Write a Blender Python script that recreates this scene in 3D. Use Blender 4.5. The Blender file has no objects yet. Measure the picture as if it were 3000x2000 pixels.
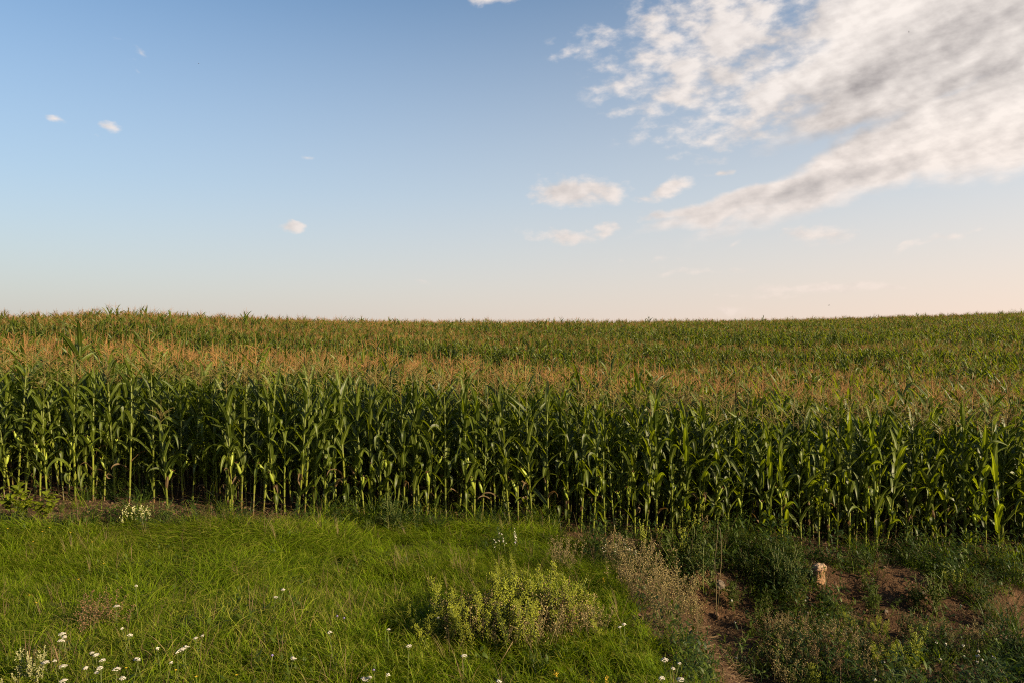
import bpy, math, random
import numpy as np
from mathutils import Vector, Matrix, Euler

random.seed(7)
RNG = np.random.default_rng(11)
S = bpy.context.scene
COL = S.collection
PI = math.pi
F = 2170.0                      # focal length in photo pixels (3000 px wide)
CZ = 3.0                        # camera height above the datum


# ------------------------------------------------------------------ noise / terrain
def _hash(ix, iy, seed):
    n = (ix.astype(np.int64) * 374761393 + iy.astype(np.int64) * 668265263 + seed * 974634777) & 0x7fffffff
    n = ((n ^ (n >> 13)) * 1274126177) & 0x7fffffff
    return ((n ^ (n >> 16)) & 0xffff) / 65535.0


def vnoise(x, y, seed=0):
    x = np.asarray(x, float); y = np.asarray(y, float)
    ix = np.floor(x).astype(np.int64); iy = np.floor(y).astype(np.int64)
    fx = x - ix; fy = y - iy
    fx = fx * fx * (3 - 2 * fx); fy = fy * fy * (3 - 2 * fy)
    a = _hash(ix, iy, seed); b = _hash(ix + 1, iy, seed)
    c = _hash(ix, iy + 1, seed); d = _hash(ix + 1, iy + 1, seed)
    return (a + (b - a) * fx) * (1 - fy) + (c + (d - c) * fx) * fy


def fbm(x, y, oct=4, seed=0):
    s = 0; a = 0.5; t = 0
    x = np.asarray(x, float); y = np.asarray(y, float)
    for k in range(oct):
        s = s + a * vnoise(x * 2 ** k, y * 2 ** k, seed + k * 17); t += a; a *= .5
    return s / t - .5


def sst(a, b, x):
    t = np.clip((x - a) / (b - a), 0, 1)
    return t * t * (3 - 2 * t)


TD = np.array([12.3, 18, 25, 31, 38, 45, 52, 65, 90, 115, 150, 260, 900])
TP = np.array([-900, 0, 375, 750, 1500, 2250, 3000, 3900.])
TY = np.array([
    [1060, 1035, 1008, 1036, 990, 942, 932, 945, 955, 960, 965, 985, 998],
    [1067, 1038, 1006, 1036, 992, 942, 923, 938, 950, 958, 965, 985, 998],
    [1075, 1046, 1018, 1044, 994, 936, 911, 932, 950, 958, 965, 985, 998],
    [1088, 1062, 1038, 1058, 1014, 968, 944, 933, 942, 952, 962, 985, 998],
    [1128, 1105, 1082, 1082, 1050, 1010, 985, 956, 947, 953, 962, 985, 998],
    [1180, 1155, 1125, 1100, 1072, 1045, 1018, 975, 946, 940, 952, 985, 998],
    [1215, 1180, 1140, 1105, 1070, 1040, 1012, 972, 934, 917, 932, 980, 998],
    [1235, 1190, 1150, 1105, 1068, 1036, 1005, 965, 928, 910, 924, 980, 998]])
TU = (TP - 1500) / F
CORN_H = 2.4
TZ = -(TY - 1000) / F * TD[None, :] - CORN_H        # ground height relative to the camera


def far_ground(x, y):
    y = np.maximum(np.asarray(y, float), 12.3)
    u = np.clip(np.asarray(x, float) / y, TU[0], TU[-1])
    i = np.clip(np.searchsorted(TU, u) - 1, 0, len(TU) - 2)
    j = np.clip(np.searchsorted(TD, y) - 1, 0, len(TD) - 2)
    fu = (u - TU[i]) / (TU[i + 1] - TU[i]); fd = np.clip((y - TD[j]) / (TD[j + 1] - TD[j]), 0, 1)
    z = (TZ[i, j] * (1 - fu) + TZ[i + 1, j] * fu) * (1 - fd) + (TZ[i, j + 1] * (1 - fu) + TZ[i + 1, j + 1] * fu) * fd
    bump = .30 * np.sin(y * .62 + x * .10 + 2.2 * vnoise(x * .05, y * .05, 3)) * sst(24, 34, y) * (1 - sst(90, 130, y)) * sst(-.25, .1, u)
    return z + bump


def basin(x, y):
    e = .25 * fbm(x * .9, y * .9, 3, 5)
    b = sst(1.5, 2.9, x + e) * (1 - sst(10.35, 11.6, y + 1.1 * e + .05 * (x - 4)))
    return b


def grass_x(y):
    return np.interp(y, [4, 6, 8, 10, 12, 13], [1.65, 1.65, 1.58, 1.42, 1.15, 1.0])


def grass_y(x):
    return np.interp(x, [-9, -7.6, -6.9, -6.1, -5, -4, -2.5, -1, .4, 1.2, 1.6], [11.0, 10.85, 10.9, 11.35, 11.5, 11.55, 11.8, 12.05, 12.2, 11.75, 11.4])


def grass_mask(x, y):
    n = fbm(x * 1.1, y * 1.1, 3, 31)
    a = sst(-.12, .22, grass_x(y) - x + .7 * n)
    b = sst(-.1, .2, grass_y(x) - y + .8 * n)
    return a * b


def ground(x, y):
    x = np.asarray(x, float); y = np.asarray(y, float)
    zf = far_ground(x, y)
    z0 = far_ground(x, np.full_like(y, 12.3))
    w = sst(6.5, 12.3, y)
    near = z0 * w + (-3.1) * (1 - w) + .24 * fbm(x * .55, y * .55, 3, 9) * (1 - sst(10.5, 12.2, y))
    b = basin(x, y)
    low = -4.02 + .03 * (9 - y) + .22 * fbm(x * .5, y * .5, 3, 21)
    near = near * (1 - b) + low * b
    bare = 1 - grass_mask(x, y)
    near = near + bare * (.10 * fbm(x * 2.5, y * 2.5, 4, 41) + .05 * np.abs(fbm(x * 7, y * 7, 2, 43)))
    k = sst(12.1, 12.6, y)
    z = near * (1 - k) + (zf + .05 * fbm(x * 2.5, y * 2.5, 3, 41)) * k
    # the furrow bank that breaks away near the big stone
    z = z - .22 * np.exp(-(((x - 4.95) / .35) ** 2 + ((y - 10.95) / .28) ** 2))
    return z + CZ


def gz(x, y):
    return float(ground(np.array([x]), np.array([y]))[0])


_T = np.concatenate([np.arange(4.5, 14, .02), np.arange(14, 120, .2)])


def at(px, py, h=0.0):
    """ground point whose spot h metres above it is seen at photo pixel (px, py)"""
    u = (px - 1500) / F; v = (1000 - py) / F
    zz = CZ + v * _T
    g = ground(u * _T, _T) + h
    k = np.argmax(zz <= g)
    if zz[k] > g[k]:
        k = len(_T) - 1
    y = float(_T[k]); x = float(u * y)
    return Vector((x, y, gz(x, y)))


# ------------------------------------------------------------------ mesh builder
class MB:
    def __init__(s):
        s.v = []; s.f = []; s.m = []; s.ac = []; s.al = []; s.ti = []

    def add(s, verts, faces, mat=0, ac=None, al=None, ti=0.5):
        o = len(s.v); n = len(verts)
        s.v.extend(verts); s.f.extend([tuple(i + o for i in f) for f in faces]); s.m.extend([mat] * len(faces))
        s.ac.extend(ac if ac is not None else [0.5] * n)
        s.al.extend(al if al is not None else [0.5] * n)
        s.ti.extend(ti if isinstance(ti, (list, tuple)) else [ti] * n)

    def mesh(s, name, mats, smooth=True):
        me = bpy.data.meshes.new(name)
        me.from_pydata([tuple(v) for v in s.v], [], s.f)
        for m in mats: me.materials.append(m)
        me.polygons.foreach_set('material_index', s.m)
        me.polygons.foreach_set('use_smooth', [smooth] * len(s.f))
        for nm, d in (('across', s.ac), ('along', s.al), ('tint', s.ti)):
            a = me.attributes.new(nm, 'FLOAT', 'POINT'); a.data.foreach_set('value', [float(t) for t in d])
        me.update()
        return me


def frame_of(t):
    t = t.normalized()
    a = Vector((0, 0, 1)) if abs(t.z) < .9 else Vector((1, 0, 0))
    u = t.cross(a).normalized(); return u, t.cross(u).normalized()


def tube(mb, pts, rad, n=5, mat=0, ti=.5, al=None, cap=True):
    pts = [Vector(p) for p in pts]; V = []; Fc = []; A = []; TI = []
    for i, p in enumerate(pts):
        t = (pts[min(i + 1, len(pts) - 1)] - pts[max(i - 1, 0)])
        if t.length < 1e-9: t = Vector((0, 0, 1))
        u, w = frame_of(t); r = rad[i] if isinstance(rad, (list, tuple)) else rad
        for k in range(n):
            q = 2 * PI * k / n
            V.append(p + u * (r * math.cos(q)) + w * (r * math.sin(q)))
            A.append(al[i] if al else i / (len(pts) - 1)); TI.append(ti[i] if isinstance(ti, list) else ti)
    for i in range(len(pts) - 1):
        for k in range(n):
            a = i * n + k; b = i * n + (k + 1) % n
            Fc.append((a, b, b + n, a + n))
    if cap:
        Fc.append(tuple(range(n))[::-1]); Fc.append(tuple(range((len(pts) - 1) * n, len(pts) * n)))
    mb.add(V, Fc, mat, None, A, TI)


def blade(mb, base, az, el, length, width, droop, nseg=8, nac=4, fold=.25, twist=0., wav=0., brk=None, mat=0, ti=.5, shape='corn', bow=1.4, rng=random):
    """a leaf ribbon that leaves `base` at azimuth az, elevation el and bends down by `droop` radians"""
    h = Vector((math.cos(az), math.sin(az), 0)); side0 = Vector((-math.sin(az), math.cos(az), 0))
    p = Vector(base); V = []; AC = []; AL = []; Fc = []; ph = rng.uniform(0, 6.28); ds = length / nseg
    for i in range(nseg + 1):
        s = i / nseg
        a = el - droop * s ** bow
        if brk and s > brk[0]: a -= brk[1] * min(1, (s - brk[0]) / .12)
        t = h * math.cos(a) + Vector((0, 0, math.sin(a)))
        nrm = side0.cross(t) * -1
        if nrm.dot(t.cross(side0)) < 0: nrm = -nrm
        q = twist * s
        sd = side0 * math.cos(q) + nrm * math.sin(q); nn = nrm * math.cos(q) - side0 * math.sin(q)
        if shape == 'corn':
            w = width * min(1, .5 + s * 1.9) * max(0.0, 1 - s ** 2.3) ** .85
        elif shape == 'grass':
            w = width * max(0.0, 1 - s) ** .6
        else:
            w = width * math.sin(PI * min(1, max(0.02, .06 + .94 * s ** .85))) ** .8
        w = max(w, width * .015)
        for k in range(nac + 1):
            c = -1 + 2 * k / nac
            off = nn * (-abs(c) * -fold * w * .5 + wav * abs(c) * math.sin(s * 17 + ph + (2 if c > 0 else 0)) * (1 - s))
            V.append(p + sd * (c * w * .5) + off); AC.append(c * .5 + .5); AL.append(s)
        p = p + t * ds
    m = nac + 1
    for i in range(nseg):
        for k in range(nac):
            a = i * m + k; Fc.append((a, a + 1, a + 1 + m, a + m))
    mb.add(V, Fc, mat, AC, AL, ti)


def blob(mb, c, r, mat=0, ti=.5, flat=1., up=Vector((0, 0, 1)), n=6):
    c = Vector(c); u, w = frame_of(up); V = [c + up * r * flat]; Fc = []
    for k in range(n):
        q = 2 * PI * k / n
        V.append(c + (u * math.cos(q) + w * math.sin(q)) * r)
    V.append(c - up * r * flat)
    for k in range(n):
        a = 1 + k; b = 1 + (k + 1) % n
        Fc.append((0, a, b)); Fc.append((n + 1, b, a))
    mb.add(V, Fc, mat, None, None, ti)


# ------------------------------------------------------------------ materials
def newmat(name):
    m = bpy.data.materials.new(name); m.use_nodes = True
    nt = m.node_tree; nt.nodes.clear()
    return m, nt


def N(nt, typ, **kw):
    n = nt.nodes.new(typ)
    for k, v in kw.items():
        if k.startswith('i_'):
            key = k[2:]; n.inputs[int(key) if key.isdigit() else key].default_value = v
        else: setattr(n, k, v)
    return n


def mixc(nt, fac, a, b, blend='MIX'):
    n = nt.nodes.new('ShaderNodeMix'); n.data_type = 'RGBA'; n.blend_type = blend; n.clamp_factor = True
    for sock, v in ((n.inputs[0], fac), (n.inputs[6], a), (n.inputs[7], b)):
        if hasattr(v, 'links'): nt.links.new(v, sock)
        else: sock.default_value = v if not isinstance(v, tuple) or len(v) == 4 else (*v, 1)
    return n.outputs[2]


def mth(nt, op, a, b=None, c=None, clamp=False):
    n = nt.nodes.new('ShaderNodeMath'); n.operation = op; n.use_clamp = clamp
    for i, v in enumerate((a, b, c)):
        if v is None: continue
        if hasattr(v, 'links'): nt.links.new(v, n.inputs[i])
        else: n.inputs[i].default_value = v
    return n.outputs[0]


def mrange(nt, v, a, b, c=0., d=1., smooth=False):
    n = nt.nodes.new('ShaderNodeMapRange'); n.interpolation_type = 'SMOOTHSTEP' if smooth else 'LINEAR'
    nt.links.new(v, n.inputs[0])
    for i, t in enumerate((a, b, c, d)): n.inputs[i + 1].default_value = t
    return n.outputs[0]


def attr(nt, name):
    return N(nt, 'ShaderNodeAttribute', attribute_name=name).outputs['Fac']


def leaf_mat(name, dark, light, trans, tcol=None, rough=.5, midrib=None, spec=.4, vary=.35, tipcol=None):
    m, nt = newmat(name)
    if 'petal' not in name: dark = tuple(c * ALB for c in dark); light = tuple(c * ALB for c in light)
    ti = attr(nt, 'tint'); rnd = N(nt, 'ShaderNodeObjectInfo').outputs['Random']
    geo = N(nt, 'ShaderNodeNewGeometry')
    nz = N(nt, 'ShaderNodeTexNoise'); nz.inputs['Scale'].default_value = 1.7; nz.inputs['Detail'].default_value = 3
    nt.links.new(geo.outputs['Position'], nz.inputs['Vector'])
    f = mth(nt, 'ADD', mth(nt, 'MULTIPLY', ti, .7), mth(nt, 'MULTIPLY', nz.outputs[0], .35), clamp=True)
    col = mixc(nt, f, dark, light)
    br = mth(nt, 'ADD', mth(nt, 'MULTIPLY', rnd, vary), 1 - vary * .5)
    col = mixc(nt, 1., col, N_rgb(nt, br), 'MULTIPLY')
    if tipcol:
        al = attr(nt, 'along')
        col = mixc(nt, mrange(nt, mth(nt, 'ADD', al, mth(nt, 'MULTIPLY', ti, .35)), .95, 1.25), col, tipcol)
    if midrib:
        ac = attr(nt, 'across')
        d = mth(nt, 'ABSOLUTE', mth(nt, 'SUBTRACT', ac, .5))
        col = mixc(nt, mrange(nt, d, .03, .085, .8, 0), col, midrib)
        st = mth(nt, 'SINE', mth(nt, 'MULTIPLY', ac, 90.))
        col = mixc(nt, mrange(nt, st, -1, 1, 0, .16), col, (0, 0, 0))
    p = N(nt, 'ShaderNodeBsdfPrincipled'); p.inputs['Roughness'].default_value = rough
    p.inputs['Specular IOR Level'].default_value = spec
    nt.links.new(col, p.inputs['Base Color'])
    out = N(nt, 'ShaderNodeOutputMaterial')
    if trans > 0:
        t = N(nt, 'ShaderNodeBsdfTranslucent')
        nt.links.new(mixc(nt, 1., col, (*(tcol or (2.2, 2.0, .9)), 1), 'MULTIPLY'), t.inputs['Color'])
        mx = N(nt, 'ShaderNodeMixShader'); mx.inputs[0].default_value = trans
        nt.links.new(p.outputs[0], mx.inputs[1]); nt.links.new(t.outputs[0], mx.inputs[2])
        nt.links.new(mx.outputs[0], out.inputs[0])
    else:
        nt.links.new(p.outputs[0], out.inputs[0])
    return m


def N_rgb(nt, v):
    c = N(nt, 'ShaderNodeCombineColor')
    for i in range(3): nt.links.new(v, c.inputs[i])
    return c.outputs[0]


ALB = .64      # darkens leaf-material base colours evenly, petals aside, to offset the raised exposure
M = {}
M['corn_leaf'] = leaf_mat('corn_leaf', (.024, .048, .006), (.135, .172, .013), .42, (2.3, 2.2, .4), .48, (.22, .25, .07), .36, .6)
M['front_tassel'] = leaf_mat('front_tassel', (.15, .10, .03), (.36, .28, .09), .25, (1.3, 1.2, .7), .7, None, .2, .7)
M['corn_tassel'] = leaf_mat('corn_tassel', (.24, .105, .036), (.52, .29, .10), .25, (1.3, 1.1, .7), .7, None, .2, .7)
M['corn_silk'] = leaf_mat('corn_silk', (.07, .025, .012), (.16, .06, .025), .15, (1.2, 1., .8), .7)
M['corn_husk'] = leaf_mat('corn_husk', (.20, .28, .022), (.38, .44, .05), .2, (1.5, 1.5, .6), .5)
M['corn_sheath'] = leaf_mat('corn_sheath', (.085, .11, .010), (.21, .23, .020), .15, (1.4, 1.4, .5), .55, None, .25)
M['dry_corn_leaf'] = leaf_mat('dry_corn_leaf', (.09, .055, .02), (.19, .12, .05), .3, (1.4, 1.2, .9), .7)
M['grass'] = leaf_mat('grass', (.048, .090, .003), (.225, .315, .005), .44, (1.9, 1.85, .2), .6, None, .12, .8, (.32, .27, .06))
M['coarse_grass'] = leaf_mat('coarse_grass', (.026, .055, .009), (.07, .115, .014), .35, (1.8, 1.8, .5), .5, None, .25)
M['weed_leaf'] = leaf_mat('weed_leaf', (.034, .064, .007), (.10, .14, .012), .35, (1.9, 1.8, .4), .55, None, .22)
M['dark_weed_leaf'] = leaf_mat('dark_weed_leaf', (.017, .038, .008), (.050, .085, .012), .3, (1.8, 1.8, .5), .55, None, .22)
M['yellow_weed_leaf'] = leaf_mat('yellow_weed_leaf', (.11, .15, .010), (.28, .33, .016), .4, (1.5, 1.5, .4), .55, None, .2)
M['plume'] = leaf_mat('plume', (.26, .31, .016), (.54, .57, .045), .4, (1.4, 1.3, .6), .6)
M['brown_seed'] = leaf_mat('brown_seed', (.17, .09, .035), (.34, .20, .09), .3, (1.3, 1.1, .8), .75)
M['tan_seed'] = leaf_mat('tan_seed', (.17, .12, .035), (.46, .36, .14), .3, (1.3, 1.2, .9), .75)
M['dry_stem'] = leaf_mat('dry_stem', (.10, .075, .025), (.20, .15, .06), .1, None, .75)
M['green_stem'] = leaf_mat('green_stem', (.09, .12, .02), (.17, .19, .03), .1, None, .55)
M['pale_straw'] = leaf_mat('pale_straw', (.15, .085, .035), (.36, .24, .12), .2, (1.2, 1.1, .9), .7)
M['white_petal'] = leaf_mat('white_petal', (.30, .26, .23), (.52, .50, .40), .2, (1., 1., .95), .6, None, .2, .15)
M['cream_petal'] = leaf_mat('cream_petal', (.24, .23, .08), (.44, .42, .22), .25, (1.1, 1.1, .8), .6)
M['yellow_petal'] = leaf_mat('yellow_petal', (.42, .26, .006), (.55, .38, .02), .25, (1.1, 1., .5), .5)
M['lilac_petal'] = leaf_mat('lilac_petal', (.16, .12, .30), (.28, .22, .45), .25, (1., 1., 1.2), .5)
M['feather'] = leaf_mat('feather', (.03, .028, .03), (.05, .045, .045), 0, None, .7)


def stalk_mat():
    m, nt = newmat('corn_stalk')
    al = attr(nt, 'along'); ti = attr(nt, 'tint'); rnd = N(nt, 'ShaderNodeObjectInfo').outputs['Random']
    geo = N(nt, 'ShaderNodeNewGeometry')
    nz = N(nt, 'ShaderNodeTexNoise'); nz.inputs['Scale'].default_value = 9
    nt.links.new(geo.outputs['Position'], nz.inputs['Vector'])
    g = mixc(nt, nz.outputs[0], (.050, .066, .006), (.15, .155, .012))
    hgt = mth(nt, 'ADD', al, mth(nt, 'MULTIPLY', rnd, .12))
    col = mixc(nt, mrange(nt, hgt, .10, .42, 1, 0), g, (.085, .040, .014))
    col = mixc(nt, mth(nt, 'MULTIPLY', ti, .85), col, (.022, .016, .008))
    p = N(nt, 'ShaderNodeBsdfPrincipled'); p.inputs['Roughness'].default_value = .45
    nt.links.new(col, p.inputs['Base Color'])
    out = N(nt, 'ShaderNodeOutputMaterial'); nt.links.new(p.outputs[0], out.inputs[0])
    return m


M['corn_stalk'] = stalk_mat()


def soil_mat():
    m, nt = newmat('soil')
    geo = N(nt, 'ShaderNodeNewGeometry'); P = geo.outputs['Position']

    def nz(scale, det=6, rough=.6):
        n = N(nt, 'ShaderNodeTexNoise'); n.inputs['Scale'].default_value = scale
        n.inputs['Detail'].default_value = det; n.inputs['Roughness'].default_value = rough
        nt.links.new(P, n.inputs['Vector']); return n.outputs[0]
    a = nz(.9); b = nz(14); c = nz(60, 3)
    col = mixc(nt, mrange(nt, b, .3, .7), (.022, .011, .006), (.070, .036, .017))
    col = mixc(nt, mrange(nt, a, .45, .7), col, (.095, .050, .023))
    col = mixc(nt, mrange(nt, c, .62, .75), col, (.20, .14, .08))
    thatch = mixc(nt, b, (.018, .022, .006), (.05, .045, .012))
    col = mixc(nt, attr(nt, 'grassy'), col, thatch)
    bmp = N(nt, 'ShaderNodeBump'); bmp.inputs['Strength'].default_value = 1.; bmp.inputs['Distance'].default_value = .06
    nt.links.new(mth(nt, 'ADD', b, mth(nt, 'MULTIPLY', c, .4)), bmp.inputs['Height'])
    p = N(nt, 'ShaderNodeBsdfPrincipled'); p.inputs['Roughness'].default_value = .95; p.inputs['Specular IOR Level'].default_value = .15
    nt.links.new(col, p.inputs['Base Color']); nt.links.new(bmp.outputs[0], p.inputs['Normal'])
    out = N(nt, 'ShaderNodeOutputMaterial'); nt.links.new(p.outputs[0], out.inputs[0])
    return m


def stone_mat(name, lo, hi, top=None):
    m, nt = newmat(name)
    tc = N(nt, 'ShaderNodeTexCoord'); P = tc.outputs['Object']
    n1 = N(nt, 'ShaderNodeTexNoise'); n1.inputs['Scale'].default_value = 16; n1.inputs['Detail'].default_value = 6
    n2 = N(nt, 'ShaderNodeTexVoronoi'); n2.inputs['Scale'].default_value = 34
    nt.links.new(P, n1.inputs['Vector']); nt.links.new(P, n2.inputs['Vector'])
    col = mixc(nt, mrange(nt, n1.outputs[0], .3, .7), lo, hi)
    col = mixc(nt, mrange(nt, n2.outputs['Distance'], .0, .25, .6, 0), col, tuple(t * .35 for t in lo))
    if top:
        sx = N(nt, 'ShaderNodeSeparateXYZ'); nt.links.new(P, sx.inputs[0])
        z = mth(nt, 'ADD', sx.outputs[2], mth(nt, 'MULTIPLY', n1.outputs[0], .10))
        col = mixc(nt, mrange(nt, z, .285, .35), col, top)
    bmp = N(nt, 'ShaderNodeBump'); bmp.inputs['Strength'].default_value = .7; bmp.inputs['Distance'].default_value = .012
    nt.links.new(mth(nt, 'ADD', n1.outputs[0], n2.outputs['Distance']), bmp.inputs['Height'])
    p = N(nt, 'ShaderNodeBsdfPrincipled'); p.inputs['Roughness'].default_value = .9
    nt.links.new(col, p.inputs['Base Color']); nt.links.new(bmp.outputs[0], p.inputs['Normal'])
    out = N(nt, 'ShaderNodeOutputMaterial'); nt.links.new(p.outputs[0], out.inputs[0])
    return m


M['soil'] = soil_mat()
M['sandstone'] = stone_mat('sandstone', (.085, .042, .018), (.25, .13, .06), (.24, .16, .10))
M['grey_stone'] = stone_mat('grey_stone', (.085, .06, .04), (.19, .145, .105))
M['white_stone'] = stone_mat('white_stone', (.34, .31, .27), (.5, .47, .42))
M['red_clod'] = stone_mat('red_clod', (.07, .035, .017), (.15, .08, .04))


# ------------------------------------------------------------------ object helpers
def obj(name, mesh, parent=None, loc=None):
    o = bpy.data.objects.new(name, mesh); COL.objects.link(o)
    if parent: o.parent = parent
    if loc is not None: o.location = loc
    return o


def tag(o, label=None, cat=None, group=None, kind=None):
    if label: o['label'] = label
    if cat: o['category'] = cat
    if group: o['group'] = group
    if kind: o['kind'] = kind
    return o


def thing(name, parts, loc, label, cat, group=None, rz=0., scale=1., tilt=(0, 0)):
    """parts: {part name: mesh or (mesh, {sub-part name: mesh})}; the meshes are shared between copies"""
    e = bpy.data.objects.new(name, None); COL.objects.link(e)
    e.empty_display_size = .1
    e.location = loc; e.rotation_euler = (tilt[0], tilt[1], rz); e.scale = (scale,) * 3 if not isinstance(scale, tuple) else scale
    tag(e, label, cat, group)
    for pn, me in parts.items():
        subs = {}
        if isinstance(me, tuple): me, subs = me
        p = obj(pn, me, e)
        if pn in ('seed_head', 'plume', 'seed_spike'): p['kind'] = 'stuff'
        for sn, sm in subs.items(): obj(sn, sm, p)
    return e


def scatter(name, pts, rots, scls, idx, protos, label, cat):
    """ONE object whose geometry nodes set copies of the prototype meshes on its vertices"""
    me = bpy.data.meshes.new(name); me.from_pydata([tuple(p) for p in pts], [], [])
    a = me.attributes.new('rot', 'FLOAT_VECTOR', 'POINT'); a.data.foreach_set('vector', np.asarray(rots, np.float32).ravel())
    a = me.attributes.new('scl', 'FLOAT', 'POINT'); a.data.foreach_set('value', np.asarray(scls, np.float32))
    a = me.attributes.new('pick', 'INT', 'POINT'); a.data.foreach_set('value', np.asarray(idx, np.int32))
    o = obj(name, me); tag(o, label, cat, None, 'stuff')
    pc = bpy.data.collections.new(name + '_kinds')
    for i, pm in enumerate(protos):
        pc.objects.link(bpy.data.objects.new('%s_kind_%03d' % (name, i), pm))
    ng = bpy.data.node_groups.new(name + '_nodes', 'GeometryNodeTree')
    ng.interface.new_socket('Geometry', in_out='INPUT', socket_type='NodeSocketGeometry')
    ng.interface.new_socket('Geometry', in_out='OUTPUT', socket_type='NodeSocketGeometry')
    gi = ng.nodes.new('NodeGroupInput'); go = ng.nodes.new('NodeGroupOutput')
    ip = ng.nodes.new('GeometryNodeInstanceOnPoints'); ci = ng.nodes.new('GeometryNodeCollectionInfo')
    ci.inputs['Collection'].default_value = pc; ci.inputs['Separate Children'].default_value = True; ci.inputs['Reset Children'].default_value = True

    def na(nm, typ):
        n = ng.nodes.new('GeometryNodeInputNamedAttribute'); n.data_type = typ; n.inputs['Name'].default_value = nm
        return n.outputs['Attribute']
    er = ng.nodes.new('FunctionNodeEulerToRotation')
    L = ng.links.new
    L(na('rot', 'FLOAT_VECTOR'), er.inputs[0]); L(er.outputs[0], ip.inputs['Rotation'])
    L(na('scl', 'FLOAT'), ip.inputs['Scale']); L(na('pick', 'INT'), ip.inputs['Instance Index'])
    ip.inputs['Pick Instance'].default_value = True
    L(gi.outputs[0], ip.inputs['Points']); L(ci.outputs[0], ip.inputs['Instance']); L(ip.outputs[0], go.inputs[0])
    md = o.modifiers.new('copies', 'NODES'); md.node_group = ng
    return o


# ------------------------------------------------------------------ ground
def make_ground():
    xs = np.unique(np.round(np.concatenate([np.linspace(-700, -60, 14), np.linspace(-60, -10, 26), np.arange(-10, -2, .09), np.arange(-2, 10, .05), np.linspace(10, 60, 26), np.linspace(60, 700, 14)]), 4))
    ys = np.unique(np.round(np.concatenate([np.linspace(-60, 4, 9), np.arange(4, 13.2, .05), np.arange(13.2, 30, .5), np.arange(30, 160, 2.5), np.linspace(160, 1200, 16)]), 4))
    X, Y = np.meshgrid(xs, ys)
    Z = ground(X, Y)
    nx, ny = len(xs), len(ys)
    V = np.stack([X.ravel(), Y.ravel(), Z.ravel()], 1)
    i, j = np.meshgrid(np.arange(nx - 1), np.arange(ny - 1)); a = (j * nx + i).ravel()
    Fc = np.stack([a, a + 1, a + 1 + nx, a + nx], 1)
    me = bpy.data.meshes.new('ground'); me.from_pydata(V.tolist(), [], Fc.tolist())
    me.materials.append(M['soil']); me.polygons.foreach_set('use_smooth', [True] * len(Fc))
    at_ = me.attributes.new('grassy', 'FLOAT', 'POINT')
    at_.data.foreach_set('value', (grass_mask(X, Y) * (Y < 13)).ravel().astype(np.float32))
    o = obj('ground', me); tag(o, 'brown soil of the field, gully and bank under the plants', 'ground', None, 'structure')


make_ground()


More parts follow.
